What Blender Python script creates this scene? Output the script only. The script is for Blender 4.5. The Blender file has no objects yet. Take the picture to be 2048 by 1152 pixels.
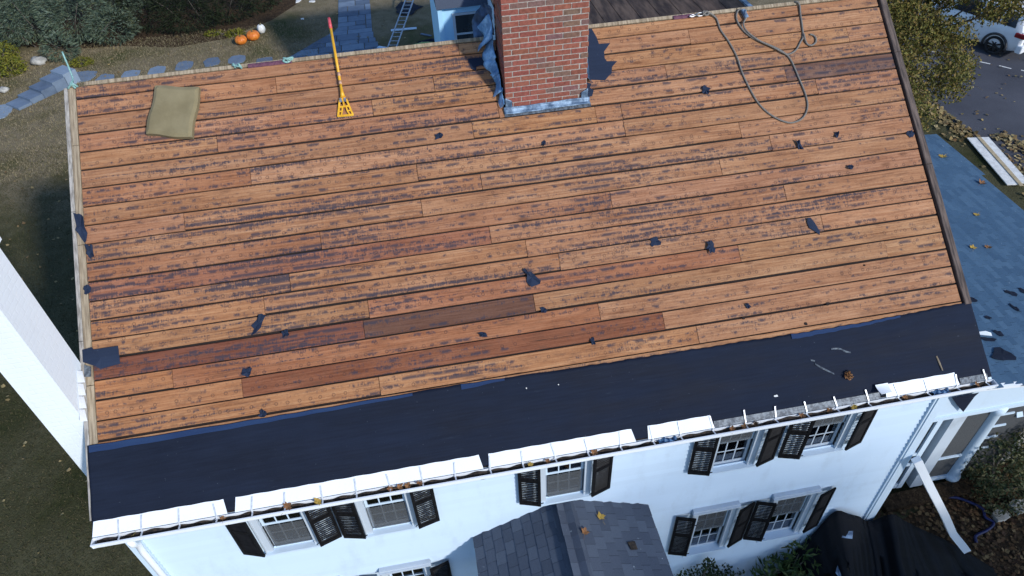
import bpy, bmesh, math, random
import numpy as np
from mathutils import Vector, Matrix
random.seed(7)
S = bpy.context.scene
COL = S.collection
R = math.radians

# ------------------------------------------------------------------ camera, sky, sun, exposure
cam_data = bpy.data.cameras.new('camera')
cam = bpy.data.objects.new('camera', cam_data)
COL.objects.link(cam)
cam.matrix_world = Matrix(((0.98377, 0.14812, -0.10124, 3.9777),
                           (-0.17496, 0.66717, -0.72407, -4.3770),
                           (-0.03970, 0.73003, 0.68226, 11.7945),
                           (0, 0, 0, 1)))
cam_data.sensor_width = 36.0
cam_data.lens = 1405.49 / 2048 * 36.0
cam_data.clip_start = 0.1
cam_data.clip_end = 2000
S.camera = cam

SUN = Vector((0.68, -1.0, 0.69)).normalized()          # direction towards the sun
world = bpy.data.worlds.new('World')
S.world = world
world.use_nodes = True
wn = world.node_tree
sky = wn.nodes.new('ShaderNodeTexSky')
sky.sky_type = 'NISHITA'
sky.sun_disc = False
sky.ozone_density = 5.0
sky.dust_density = 0.4
sky.sun_elevation = math.asin(SUN.z)
sky.sun_rotation = math.atan2(SUN.x, SUN.y)
bg = wn.nodes['Background']
bg.inputs['Strength'].default_value = 0.15
wn.links.new(sky.outputs[0], bg.inputs['Color'])
sun_d = bpy.data.lights.new('sun', 'SUN')
sun_d.energy = 2.8
sun_d.angle = R(3.0)
sun_d.color = (1.0, 0.965, 0.92)
sun = bpy.data.objects.new('sun', sun_d)
COL.objects.link(sun)
sun.location = (14, -20, 22)
sun.rotation_euler = SUN.to_track_quat('Z', 'Y').to_euler()
S.view_settings.view_transform = 'Standard'
S.view_settings.look = 'None'
S.view_settings.exposure = 0.34
S.view_settings.gamma = 1
S.view_settings.use_curve_mapping = False

# ------------------------------------------------------------------ material helpers
class NT:
    def __init__(self, name):
        self.m = bpy.data.materials.new(name)
        self.m.use_nodes = True
        self.t = self.m.node_tree
        self.b = self.t.nodes['Principled BSDF']
    def n(self, typ, **kw):
        nd = self.t.nodes.new('ShaderNode' + typ)
        for k, v in kw.items():
            setattr(nd, k, v)
        return nd
    def put(self, sock, v):
        if isinstance(v, bpy.types.NodeSocket):
            self.t.links.new(v, sock)
        elif isinstance(v, (tuple, list)) and len(v) == 3 and sock.type == 'RGBA':
            sock.default_value = (*v, 1)
        else:
            sock.default_value = v
    def math(self, op, a, b=0.0, c=None, clamp=False):
        nd = self.n('Math', operation=op)
        nd.use_clamp = clamp
        self.put(nd.inputs[0], a); self.put(nd.inputs[1], b)
        if c is not None: self.put(nd.inputs[2], c)
        return nd.outputs[0]
    def mix(self, f, a, b, mode='MIX'):
        nd = self.n('Mix', data_type='RGBA', blend_type=mode)
        self.put(nd.inputs[0], f); self.put(nd.inputs[6], a); self.put(nd.inputs[7], b)
        return nd.outputs[2]
    def step(self, v, lo, hi, to0=0.0, to1=1.0):
        nd = self.n('MapRange', interpolation_type='SMOOTHSTEP')
        self.put(nd.inputs[0], v); self.put(nd.inputs[1], lo); self.put(nd.inputs[2], hi)
        self.put(nd.inputs[3], to0); self.put(nd.inputs[4], to1)
        return nd.outputs[0]
    def coords(self, kind='Object'):
        return self.n('TexCoord').outputs[kind]
    def xyz(self, v):
        s = self.n('SeparateXYZ'); self.put(s.inputs[0], v)
        return s.outputs
    def vec(self, x, y, z):
        c = self.n('CombineXYZ')
        self.put(c.inputs[0], x); self.put(c.inputs[1], y); self.put(c.inputs[2], z)
        return c.outputs[0]
    def scale(self, v, s, off=None):
        nd = self.n('VectorMath', operation='MULTIPLY_ADD')
        self.put(nd.inputs[0], v); nd.inputs[1].default_value = s
        if off is not None: self.put(nd.inputs[2], off)
        return nd.outputs[0]
    def noise(self, v, scale=1.0, detail=4.0, rough=0.55, dist=0.0):
        nd = self.n('TexNoise')
        self.put(nd.inputs['Vector'], v)
        nd.inputs['Scale'].default_value = scale
        nd.inputs['Detail'].default_value = detail
        nd.inputs['Roughness'].default_value = rough
        nd.inputs['Distortion'].default_value = dist
        return nd.outputs['Fac']
    def ramp(self, f, stops):
        nd = self.n('ValToRGB')
        el = nd.color_ramp.elements
        while len(el) < len(stops): el.new(0.5)
        for e, (p, c) in zip(el, stops):
            e.position = p; e.color = (*c, 1)
        self.put(nd.inputs[0], f)
        return nd.outputs[0]
    def bump(self, h, strength=0.3, dist=0.01):
        nd = self.n('Bump')
        nd.inputs['Strength'].default_value = strength
        nd.inputs['Distance'].default_value = dist
        self.put(nd.inputs['Height'], h)
        self.t.links.new(nd.outputs[0], self.b.inputs['Normal'])
    def done(self, color, rough=0.8, metal=0.0, spec=None):
        self.put(self.b.inputs['Base Color'], color)
        self.put(self.b.inputs['Roughness'], rough)
        self.put(self.b.inputs['Metallic'], metal)
        if spec is not None: self.b.inputs['Specular IOR Level'].default_value = spec
        return self.m

def simple(name, c1, c2, scale=8, rough=0.8, bump=0.15, metal=0.0, aniso=(1, 1, 1), lo=.35, hi=.65, spec=None, island=0.0, detail=5):
    k = NT(name)
    v = k.scale(k.coords(), aniso)
    f = k.noise(v, scale, detail)
    f = k.step(f, lo, hi)
    if island:
        g = k.n('NewGeometry')
        r = k.n('ObjectInfo').outputs['Random']
        f = k.math('ADD', k.math('MULTIPLY', f, 1 - island), k.math('MULTIPLY', k.math('FRACT', k.math('ADD', g.outputs['Random Per Island'], r)), island))
    col = k.mix(f, c1, c2)
    if bump: k.bump(k.noise(v, scale * 3, 4), bump, 0.01)
    return k.done(col, rough, metal, spec)

MAT = {}

def mat_boards(name):
    k = NT(name)
    co = k.coords(); oi = k.n('ObjectInfo')
    rnd = oi.outputs['Random']; stain_amt = oi.outputs['Alpha']
    x, y, z = k.xyz(co)
    off = k.vec(k.math('MULTIPLY', rnd, 37.0), k.math('MULTIPLY', rnd, 91.0), 0.0)
    grain = k.noise(k.scale(co, (1.6, 55, 20), off), 1.0, 7, .62, .4)
    tone = k.noise(k.scale(co, (.9, 4, 1), off), 1.0, 3)
    fine = k.noise(k.scale(co, (30, 60, 1), off), 1.0, 3, .6)
    g2 = k.math('ADD', k.math('ADD', k.math('MULTIPLY', grain, .55), k.math('MULTIPLY', tone, .30)), k.math('MULTIPLY', fine, .15))
    col = k.ramp(g2, [(.33, (.14, .055, .026)), (.44, (.295, .133, .065)), (.55, (.395, .200, .105)), (.70, (.49, .288, .170))])
    col = k.mix(1.0, col, oi.outputs['Color'], 'MULTIPLY')
    # brown weathering towards patches
    wth = k.step(k.noise(k.scale(co, (3.5, 13, 1), off), 1.0, 6, .7), .48, .70)
    col = k.mix(k.math('MULTIPLY', wth, .55), col, (.125, .060, .036))
    hat = k.math('MULTIPLY', k.step(k.noise(k.scale(co, (60, 16, 1), off), 1.0, 4, .7), .57, .68), k.step(k.noise(k.scale(co, (2.4, 8, 1), off), 1.0, 3), .42, .6))
    col = k.mix(k.math('MULTIPLY', hat, .55), col, (.085, .050, .040))
    # blue-black residue of the stripped paper: patches in bands along the boards, combed crosswise
    wob = k.math('MULTIPLY', k.noise(k.scale(co, (1.1, .5, 1), off), 1.0, 2), .10)
    band = k.noise(k.vec(k.math('MULTIPLY', x, .28), k.math('MULTIPLY', k.math('ADD', y, wob), 19.0), k.math('MULTIPLY', rnd, 50.0)), 1.0, 2, .5)
    patch = k.noise(k.scale(co, (12.0, 20, 1), off), 1.0, 6, .72)
    comb = k.noise(k.scale(co, (70, 7, 1), off), 1.0, 3, .6)
    big = k.noise(k.scale(co, (.55, 1.3, 1)), 1.0, 3)
    sm = k.math('ADD', k.math('MULTIPLY', band, 1.2), k.math('MULTIPLY', patch, .95))
    sm = k.math('ADD', sm, k.math('MULTIPLY', comb, .55))
    sm = k.math('ADD', sm, k.math('MULTIPLY', big, .55))
    vl0 = k.math('MULTIPLY', k.math('FRACT', k.math('DIVIDE', k.math('SUBTRACT', y, .978), .2217)), .2217)
    def dashrow(v0, seed):
        wv = k.math('MULTIPLY', k.math('SUBTRACT', k.noise(k.vec(k.math('MULTIPLY', x, .7), k.math('MULTIPLY', rnd, 20.0 + seed), 0.0), 1.0, 2), .5), .05)
        dd = k.math('ABSOLUTE', k.math('SUBTRACT', k.math('ADD', vl0, wv), k.math('ADD', v0, k.math('MULTIPLY', k.math('FRACT', k.math('MULTIPLY', rnd, 9.3 + seed)), .05))))
        prof = k.step(dd, .004, .034, 1.0, 0.0)
        nz = k.noise(k.vec(k.math('MULTIPLY', x, 8.0), k.math('MULTIPLY', y, 9.0), k.math('MULTIPLY', rnd, 60.0 + seed)), 1.0, 4, .65)
        return k.math('MULTIPLY', prof, k.step(k.math('ADD', k.math('ADD', nz, k.math('MULTIPLY', comb, .22)), k.math('ADD', k.math('MULTIPLY', k.math('SUBTRACT', big, .5), .55), k.math('MULTIPLY', k.math('SUBTRACT', stain_amt, .62), .16))), .60, .73))
    dash = k.math('MAXIMUM', dashrow(.035, 1.0), dashrow(.135, 4.0))
    thr = k.math('SUBTRACT', 1.92, k.math('MULTIPLY', stain_amt, .30))
    st = k.step(k.math('SUBTRACT', sm, thr), 0.0, .24)
    st = k.math('MAXIMUM', k.math('MULTIPLY', st, .90), k.math('MULTIPLY', dash, .82))
    col = k.mix(st, col, (.034, .034, .050))
    # thin scraped lines of residue
    ln = k.step(k.noise(k.vec(k.math('MULTIPLY', x, 1.4), k.math('MULTIPLY', y, 95.0), k.math('MULTIPLY', rnd, 70.0)), 1.0, 2), .63, .72)
    lg = k.step(k.noise(k.scale(co, (4.5, 12, 1), off), 1.0, 4), .47, .6)
    col = k.mix(k.math('MULTIPLY', k.math('MULTIPLY', ln, lg), .7), col, (.06, .045, .05))
    crk = k.step(k.noise(k.vec(k.math('MULTIPLY', x, .55), k.math('MULTIPLY', y, 42.0), k.math('MULTIPLY', rnd, 90.0)), 1.0, 3, .5, .6), .70, .735)
    col = k.mix(k.math('MULTIPLY', crk, .8), col, (.035, .018, .012))
    # specks
    sp = k.step(k.noise(co, 60.0, 2), .68, .76)
    col = k.mix(k.math('MULTIPLY', sp, .5), col, (.06, .04, .035))
    # ring marks left round the old nails
    def rings(pitch, v0, seed, keep):
        p = k.math('ADD', k.math('DIVIDE', x, pitch), k.math('MULTIPLY', rnd, 7.0 + seed))
        cell = k.math('FLOOR', p)
        wnz = k.n('TexWhiteNoise', noise_dimensions='2D')
        k.put(wnz.inputs['Vector'], k.vec(cell, k.math('MULTIPLY', rnd, 100.0 + seed), 0.0))
        j = wnz.outputs['Value']
        du = k.math('MULTIPLY', k.math('SUBTRACT', k.math('SUBTRACT', p, cell), k.math('ADD', .3, k.math('MULTIPLY', j, .4))), pitch)
        vl = k.math('MULTIPLY', k.math('FRACT', k.math('DIVIDE', k.math('SUBTRACT', y, .978), .2217)), .2217)
        dv = k.math('SUBTRACT', vl, k.math('ADD', v0, k.math('MULTIPLY', k.math('FRACT', k.math('MULTIPLY', rnd, 13.7 + seed)), .09)))
        dv = k.math('ADD', dv, k.math('MULTIPLY', k.math('SUBTRACT', k.noise(k.vec(x, 0.0, rnd), .8, 2), .5), .06))
        d = k.math('SQRT', k.math('ADD', k.math('MULTIPLY', du, du), k.math('MULTIPLY', dv, dv)))
        r = k.math('ABSOLUTE', k.math('SUBTRACT', d, .0165))
        ring = k.step(r, .0026, .0062, 1.0, 0.0)
        dot = k.step(d, .003, .006, 1.0, 0.0)
        has = k.math('LESS_THAN', k.math('FRACT', k.math('MULTIPLY', j, 17.0)), keep)
        bnd = k.step(k.noise(k.vec(k.math('MULTIPLY', x, .35), k.math('MULTIPLY', rnd, 33.0 + seed), 0.0), 1.0, 2), .42, .52)
        return k.math('MULTIPLY', k.math('MULTIPLY', k.math('MAXIMUM', ring, k.math('MULTIPLY', dot, .4)), has), bnd)
    rg = k.math('MAXIMUM', rings(.125, .035, 0.0, .85), rings(.21, .11, 5.0, .6))
    col = k.mix(k.math('MULTIPLY', rg, .55), col, (.055, .028, .025))
    # rusty knots
    vor = k.n('TexVoronoi', feature='F1'); k.put(vor.inputs['Vector'], k.scale(co, (1.3, 4.2, 1), off)); vor.inputs['Scale'].default_value = 1.0
    kn = k.step(vor.outputs['Distance'], .05, .11, 1.0, 0.0)
    col = k.mix(k.math('MULTIPLY', kn, .55), col, (.12, .045, .02))
    k.bump(k.math('ADD', grain, k.math('MULTIPLY', st, .3)), .35, .006)
    return k.done(col, .82, 0, .25)
MAT['boards'] = mat_boards('weathered_boards')

def mat_felt(name, c1, c2):
    k = NT(name)
    co = k.coords()
    a = k.noise(k.scale(co, (.7, 3.0, 1)), 1.0, 5, .6)
    b = k.noise(k.scale(co, (2.0, 45, 1)), 1.0, 4)
    c = k.noise(co, 140.0, 2)
    f = k.math('ADD', k.math('MULTIPLY', a, .6), k.math('ADD', k.math('MULTIPLY', b, .25), k.math('MULTIPLY', c, .15)))
    col = k.ramp(f, [(.36, c1), (.62, c2)])
    dust = k.step(k.noise(co, 34.0, 2), .75, .775)
    col = k.mix(k.math('MULTIPLY', dust, .25), col, (.2, .24, .3))
    scf = k.math('MULTIPLY', k.step(k.noise(k.scale(co, (3, 26, 1)), 1.0, 6, .7), .60, .72), k.step(k.noise(co, .9, 3), .45, .65))
    col = k.mix(k.math('MULTIPLY', scf, .45), col, (.045, .06, .085))
    k.bump(k.math('ADD', a, k.math('MULTIPLY', c, .2)), .35, .012)
    return k.done(col, k.step(a, .3, .7, .7, .9), 0, .18)
MAT['felt'] = mat_felt('roofing_felt', (.0045, .0075, .0170), (.0120, .0185, .0370))
MAT['felt_edge'] = mat_felt('felt_edge_strip', (.010, .024, .075), (.022, .048, .115))
MAT['felt_scrap'] = mat_felt('felt_scrap_dark', (.012, .020, .042), (.022, .034, .066))

def mat_brick():
    k = NT('red_brick')
    oi = k.n('ObjectInfo'); co = k.coords()
    f = k.noise(k.scale(co, (1, 1, 1), k.vec(k.math('MULTIPLY', oi.outputs['Random'], 40), 0, 0)), 24.0, 5)
    col = k.mix(1.0, oi.outputs['Color'], k.ramp(f, [(.3, (.72, .68, .66)), (.7, (1.22, 1.2, 1.18))]), 'MULTIPLY')
    sp = k.step(k.noise(co, 120.0, 2), .66, .74)
    col = k.mix(k.math('MULTIPLY', sp, .35), col, (.08, .05, .05))
    k.bump(k.noise(co, 90.0, 4), .4, .004)
    return k.done(col, .88, 0, .2)
MAT['brick'] = mat_brick()
MAT['mortar'] = simple('mortar', (.30, .265, .235), (.43, .39, .355), 40, .95, .4)

def mat_shingle(name, c1, c2, c3):
    k = NT(name)
    oi = k.n('ObjectInfo'); co = k.coords('Object')
    g = k.n('NewGeometry')
    r = k.math('FRACT', k.math('ADD', k.math('MULTIPLY', oi.outputs['Random'], 3.0), g.outputs['Random Per Island']))
    col = k.ramp(r, [(.0, c1), (.5, c2), (1.0, c3)])
    pos = g.outputs['Position']
    f = k.noise(pos, 260.0, 2)
    col = k.mix(k.step(f, .3, .7, 0, 1.0), k.mix(1.0, col, (.72, .72, .74), 'MULTIPLY'), k.mix(1.0, col, (1.25, 1.25, 1.25), 'MULTIPLY'))
    w = k.step(k.noise(pos, 2.2, 5), .45, .7)
    col = k.mix(k.math('MULTIPLY', w, .25), col, c3)
    ms = k.math('MULTIPLY', k.step(k.noise(pos, 13.0, 3), .705, .73), k.step(k.noise(pos, 1.4, 2), .5, .6))
    col = k.mix(k.math('MULTIPLY', ms, .7), col, (.42, .48, .52))
    k.bump(f, .5, .003)
    return k.done(col, .92, 0, .15)
MAT['shingle_portico'] = mat_shingle('portico_shingle', (.066, .082, .112), (.078, .096, .130), (.096, .118, .155))
MAT['shingle_porch'] = mat_shingle('porch_shingle', (.052, .104, .170), (.064, .124, .196), (.080, .148, .225))

def mat_white(name, base, dirt, amount=.35, rough=.55):
    k = NT(name)
    g = k.n('NewGeometry').outputs['Position']
    f = k.step(k.noise(k.scale(g, (1, 1, .6)), 3.0, 6, .65), .5, .8)
    f2 = k.step(k.noise(g, 45.0, 3), .62, .72)
    col = k.mix(k.math('MULTIPLY', k.math('ADD', f, k.math('MULTIPLY', f2, .4)), amount), base, dirt)
    k.bump(k.noise(g, 60.0, 3), .12, .004)
    return k.done(col, rough, 0, .35)
MAT['white'] = mat_white('white_paint', (.57, .695, .81), (.42, .49, .55))
MAT['white_metal'] = mat_white('white_metal', (.80, .84, .88), (.52, .55, .58), .25, .35)
MAT['white_chimney'] = mat_white('white_render', (.80, .86, .90), (.64, .70, .75), .3, .7)
def mat_painted_brick():
    k = NT('painted_brick')
    g = k.n('NewGeometry').outputs['Position']
    x, y, z = k.xyz(g)
    br = k.n('TexBrick'); k.put(br.inputs['Vector'], k.vec(k.math('ADD', x, y), z, 0.0))
    br.inputs['Scale'].default_value = 1.0; br.inputs['Brick Width'].default_value = .205; br.inputs['Row Height'].default_value = .068; br.inputs['Mortar Size'].default_value = .007
    br.inputs['Mortar Smooth'].default_value = .4
    f = k.step(k.noise(k.scale(g, (2, 2, .5)), 3.0, 6, .65), .45, .8)
    col = k.mix(k.math('MULTIPLY', f, .25), (.78, .84, .88), (.60, .65, .68))
    k.bump(k.math('ADD', k.math('MULTIPLY', br.outputs['Fac'], -1.0), k.math('MULTIPLY', k.noise(g, 40.0, 4), .4)), .28, .008)
    return k.done(col, .7, 0, .3)
MAT['white_chimney'] = mat_painted_brick()
def mat_clap():
    k = NT('clapboard_paint')
    gg = k.n('NewGeometry'); g = gg.outputs['Position']
    f = k.step(k.noise(k.scale(g, (1, 1, .35)), 4.0, 6, .65), .48, .8)
    col = k.mix(k.math('MULTIPLY', f, .45), (.565, .695, .82), (.40, .48, .55))
    r = gg.outputs['Random Per Island']
    col = k.mix(k.math('MULTIPLY', r, .16), col, (.38, .47, .56))
    k.bump(k.noise(k.scale(g, (4, 4, 60)), 1.0, 3), .15, .004)
    return k.done(col, .55, 0, .3)
MAT['clap'] = mat_clap()
MAT['trim_grey'] = mat_white('aged_trim', (.50, .57, .64), (.30, .34, .37), .5)
MAT['black_paint'] = simple('black_paint', (.005, .005, .006), (.011, .011, .012), 14, .6, .1, spec=.12)
MAT['galv'] = simple('galvanised_metal', (.055, .065, .08), (.15, .175, .20), 26, .5, .2, .3)
MAT['lead'] = simple('lead_flashing', (.055, .10, .17), (.22, .32, .44), 9, .5, .35, .3, lo=.4, hi=.62)
MAT['lead_dark'] = simple('lead_flashing_dark', (.030, .055, .10), (.075, .14, .25), 8, .5, .35, .15, lo=.4, hi=.62)
MAT['flash_blue'] = simple('blue_grey_flashing', (.10, .24, .44), (.30, .52, .76), 9, .5, .35, .1, lo=.4, hi=.62)
MAT['strap'] = simple('strap_metal', (.55, .58, .62), (.72, .74, .76), 30, .38, .1, .3)
MAT['rake_dark'] = simple('dark_rake_timber', (.035, .026, .024), (.15, .11, .09), 3, .85, .4, aniso=(14, 1.2, 14), lo=.3, hi=.7)
MAT['rake_light'] = simple('pale_rake_timber', (.20, .15, .095), (.42, .34, .235), 3, .85, .4, aniso=(16, 1.2, 16), lo=.3, hi=.7)
MAT['rake_pale'] = simple('bleached_rake_edge', (.22, .20, .175), (.42, .39, .35), 4, .85, .3, aniso=(10, 2, 10))
MAT['dark_gap'] = simple('dark_underdeck', (.010, .007, .006), (.018, .012, .010), 5, .95, 0)
MAT['old_boards'] = simple('dark_old_boards', (.085, .045, .031), (.32, .18, .11), 2.0, .85, .3, aniso=(5, .8, 5), lo=.32, hi=.7)
MAT['interior'] = simple('room_interior', (.035, .035, .04), (.06, .06, .065), 3, .9, 0)
MAT['curtain'] = simple('pale_curtain', (.45, .46, .44), (.68, .68, .66), 5, .9, .2, aniso=(6, 1, 1))
MAT['screen'] = simple('insect_screen', (.05, .055, .06), (.075, .08, .085), 60, .7, .1)
MAT['foam'] = simple('foam_pad', (.165, .135, .070), (.245, .205, .115), 4, .95, .4, lo=.2, hi=.8)
MAT['yellow'] = simple('yellow_enamel', (.66, .33, .012), (.80, .44, .03), 18, .4, .05)
MAT['grip_pink'] = simple('pink_grip', (.50, .05, .07), (.62, .09, .11), 20, .5, .1)
MAT['steel'] = simple('worn_steel', (.28, .29, .30), (.62, .63, .64), 22, .35, .1, .8)
MAT['rope'] = simple('grey_rope', (.12, .115, .105), (.24, .225, .20), 120, .9, .5)
MAT['rope_teal'] = simple('teal_rope', (.16, .33, .31), (.30, .50, .46), 60, .85, .5)
MAT['strap_purple'] = simple('purple_webbing', (.085, .030, .055), (.15, .055, .085), 40, .8, .2)
MAT['leaf_yellow'] = simple('yellow_leaf', (.32, .20, .03), (.50, .33, .06), 30, .75, .2)
MAT['leaf_brown'] = simple('brown_leaf', (.13, .055, .022), (.34, .165, .06), 22, .8, .3, island=.6)
MAT['debris'] = simple('gutter_sludge', (.012, .010, .009), (.05, .035, .024), 30, .95, .6)
MAT['tarp'] = mat_felt('black_ground_cloth', (.004, .0045, .0065), (.009, .0105, .014))
MAT['aluminium'] = simple('ladder_aluminium', (.36, .40, .45), (.60, .64, .68), 16, .4, .1, .5)
MAT['pumpkin'] = simple('pumpkin_skin', (.55, .135, .015), (.70, .22, .03), 9, .45, .1)
MAT['gourd'] = simple('white_gourd', (.62, .63, .60), (.76, .76, .72), 9, .5, .1)
MAT['stem'] = simple('dry_stem', (.10, .085, .035), (.20, .17, .07), 20, .9, .2)
MAT['stone'] = simple('pale_stone', (.26, .255, .23), (.46, .45, .41), 6, .9, .4)
MAT['hose'] = simple('blue_hose', (.007, .010, .055), (.010, .016, .09), 20, .45, .05)
MAT['styro'] = simple('white_board', (.62, .62, .60), (.78, .78, .75), 8, .75, .1)
MAT['tan'] = simple('tan_strip', (.38, .30, .18), (.50, .40, .25), 10, .85, .1)
MAT['bark'] = simple('bark', (.05, .042, .035), (.13, .11, .09), 8, .95, .6, aniso=(4, 4, 1))
MAT['lime'] = simple('lime_sheet', (.26, .34, .10), (.40, .47, .17), 10, .7, .2)
MAT['terracotta'] = simple('clay_pot', (.22, .09, .05), (.32, .14, .08), 10, .85, .1)
MAT['bluetarp'] = simple('blue_sheet', (.03, .09, .20), (.07, .17, .32), 6, .5, .3)
MAT['pink_dust'] = simple('worn_ferrule', (.45, .26, .17), (.62, .40, .28), 25, .6, .1)

def mat_foliage(name, cols, rough=.6, sub=True):
    k = NT(name)
    g = k.n('NewGeometry')
    r = g.outputs['Random Per Island']
    col = k.ramp(r, [(i / (len(cols) - 1), c) for i, c in enumerate(cols)])
    big = k.step(k.noise(g.outputs['Position'], 1.1, 3), .35, .7)
    col = k.mix(k.math('MULTIPLY', big, .5), col, k.mix(1.0, col, (.55, .6, .6), 'MULTIPLY'))
    k.done(col, rough, 0, .25)
    if sub:
        tr = k.n('BsdfTranslucent'); k.put(tr.inputs[0], col)
        mx = k.n('MixShader'); mx.inputs[0].default_value = .25
        k.t.links.new(k.b.outputs[0], mx.inputs[1]); k.t.links.new(tr.outputs[0], mx.inputs[2])
        k.t.links.new(mx.outputs[0], k.t.nodes['Material Output'].inputs[0])
    return k.m
MAT['fol_maple'] = mat_foliage('autumn_leaves', [(.07, .072, .018), (.15, .145, .032), (.24, .215, .05), (.25, .165, .05), (.10, .105, .03)])
MAT['fol_spruce'] = mat_foliage('blue_green_needles', [(.05, .078, .05), (.10, .145, .095), (.17, .225, .165), (.13, .15, .07), (.23, .285, .225)], .7)
MAT['fol_yew'] = mat_foliage('dark_needles', [(.010, .016, .007), (.020, .030, .012), (.032, .045, .017), (.016, .018, .010)], .7)  # yew green, with the hedge's shade also put into the colour
MAT['fol_rhodo'] = mat_foliage('glossy_leaves', [(.022, .045, .014), (.045, .085, .025), (.085, .13, .04), (.14, .17, .06)], .35)
MAT['fol_dark'] = mat_foliage('shrub_leaves', [(.014, .026, .010), (.032, .055, .018), (.06, .085, .026)], .5)
MAT['fol_bush'] = mat_foliage('bush_leaves', [(.02, .035, .016), (.045, .07, .03), (.10, .105, .045), (.16, .14, .07)], .55)
MAT['fol_yellow'] = mat_foliage('yellow_green_leaves', [(.10, .12, .015), (.19, .20, .025), (.26, .24, .03), (.12, .11, .02)], .6)
MAT['fol_twig'] = mat_foliage('dry_twigs', [(.06, .045, .035), (.12, .09, .07), (.17, .13, .10)], .9, False)

def mat_ground():
    k = NT('lawn')
    p = k.n('NewGeometry').outputs['Position']
    a = k.noise(p, .33, 5, .6)
    b = k.noise(p, 2.6, 6, .65)
    c = k.noise(p, 26.0, 5, .7)
    col = k.ramp(a, [(.34, (.085, .092, .034)), (.42, (.18, .150, .080)), (.52, (.28, .225, .145)), (.72, (.20, .165, .09))])
    col = k.mix(k.step(b, .42, .68), col, k.mix(.6, col, (.155, .122, .072)))
    col = k.mix(k.step(c, .35, .62, .45, 0), col, (.035, .034, .016))
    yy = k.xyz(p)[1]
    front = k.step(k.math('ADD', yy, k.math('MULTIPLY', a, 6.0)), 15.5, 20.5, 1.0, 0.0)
    col = k.mix(front, col, k.mix(1.0, col, (.40, .47, .40), 'MULTIPLY'))  # lawn this side of the ridge shadow: greener, with tree shade put into the colour
    sp = k.step(k.noise(p, 17.0, 2), .72, .76)
    col = k.mix(k.math('MULTIPLY', sp, .4), col, (.26, .19, .10))
    k.bump(k.math('ADD', c, k.math('MULTIPLY', b, .5)), .9, .05)
    return k.done(col, .95, 0, .1)
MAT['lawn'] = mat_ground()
def mat_mulch():
    k = NT('mulch')
    p = k.n('NewGeometry').outputs['Position']
    b = k.noise(p, 7.0, 6, .7); c = k.noise(p, 34.0, 4, .7)
    col = k.ramp(k.math('ADD', k.math('MULTIPLY', b, .5), k.math('MULTIPLY', c, .5)), [(.35, (.018, .012, .008)), (.5, (.055, .036, .022)), (.62, (.12, .08, .045)), (.75, (.20, .13, .07))])
    k.bump(c, 1.0, .05)
    return k.done(col, .95, 0, .1)
MAT['mulch'] = mat_mulch()
def mat_road():
    k = NT('asphalt')
    p = k.n('NewGeometry').outputs['Position']
    a = k.noise(p, .5, 4); c = k.noise(p, 90.0, 3)
    col = k.ramp(k.math('ADD', k.math('MULTIPLY', a, .55), k.math('MULTIPLY', c, .45)), [(.35, (.046, .048, .060)), (.65, (.088, .091, .108))])
    k.bump(c, .5, .006)
    return k.done(col, .88, 0, .25)
MAT['road'] = mat_road()
def mat_stone_slab():
    k = NT('bluestone')
    oi = k.n('ObjectInfo'); p = k.n('NewGeometry').outputs['Position']
    f = k.noise(p, 3.0, 6)
    col = k.ramp(k.math('ADD', k.math('MULTIPLY', oi.outputs['Random'], .55), k.math('MULTIPLY', f, .45)), [(.15, (.07, .10, .15)), (.5, (.15, .20, .27)), (.85, (.25, .32, .40))])
    k.bump(f, .3, .01)
    return k.done(col, .75, 0, .3)
MAT['bluestone'] = mat_stone_slab()

def mat_pane():
    k = NT('window_glass')
    tr = k.n('BsdfTransparent'); tr.inputs[0].default_value = (.72, .76, .78, 1)
    gl = k.n('BsdfGlossy'); gl.inputs['Roughness'].default_value = .04; gl.inputs[0].default_value = (.85, .9, 1, 1)
    fr = k.n('Fresnel'); fr.inputs[0].default_value = 1.9
    mx = k.n('MixShader')
    k.t.links.new(fr.outputs[0], mx.inputs[0]); k.t.links.new(tr.outputs[0], mx.inputs[1]); k.t.links.new(gl.outputs[0], mx.inputs[2])
    k.t.links.new(mx.outputs[0], k.t.nodes['Material Output'].inputs[0])
    return k.m
MAT['pane'] = mat_pane()
MAT['dark_glass'] = simple('tinted_glass', (.010, .012, .015), (.015, .017, .02), 5, .06, 0, spec=.6)
MAT['car_paint'] = simple('white_car_paint', (.72, .74, .77), (.78, .80, .82), 3, .18, 0, spec=.6)
MAT['tyre'] = simple('tyre_rubber', (.012, .012, .013), (.022, .022, .024), 30, .85, .2)
MAT['rim'] = simple('dark_alloy', (.03, .032, .036), (.06, .062, .066), 12, .35, .05, .7)
MAT['tail_red'] = simple('tail_lamp', (.20, .010, .012), (.30, .015, .016), 12, .2, 0)
MAT['plastic'] = simple('dark_plastic', (.02, .02, .022), (.035, .035, .038), 15, .6, .1)
MAT['plate'] = simple('yellow_plate', (.55, .48, .22), (.62, .55, .28), 15, .5, 0)
MAT['dash'] = simple('road_paint', (.60, .60, .58), (.74, .74, .72), 20, .8, .1)

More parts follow.
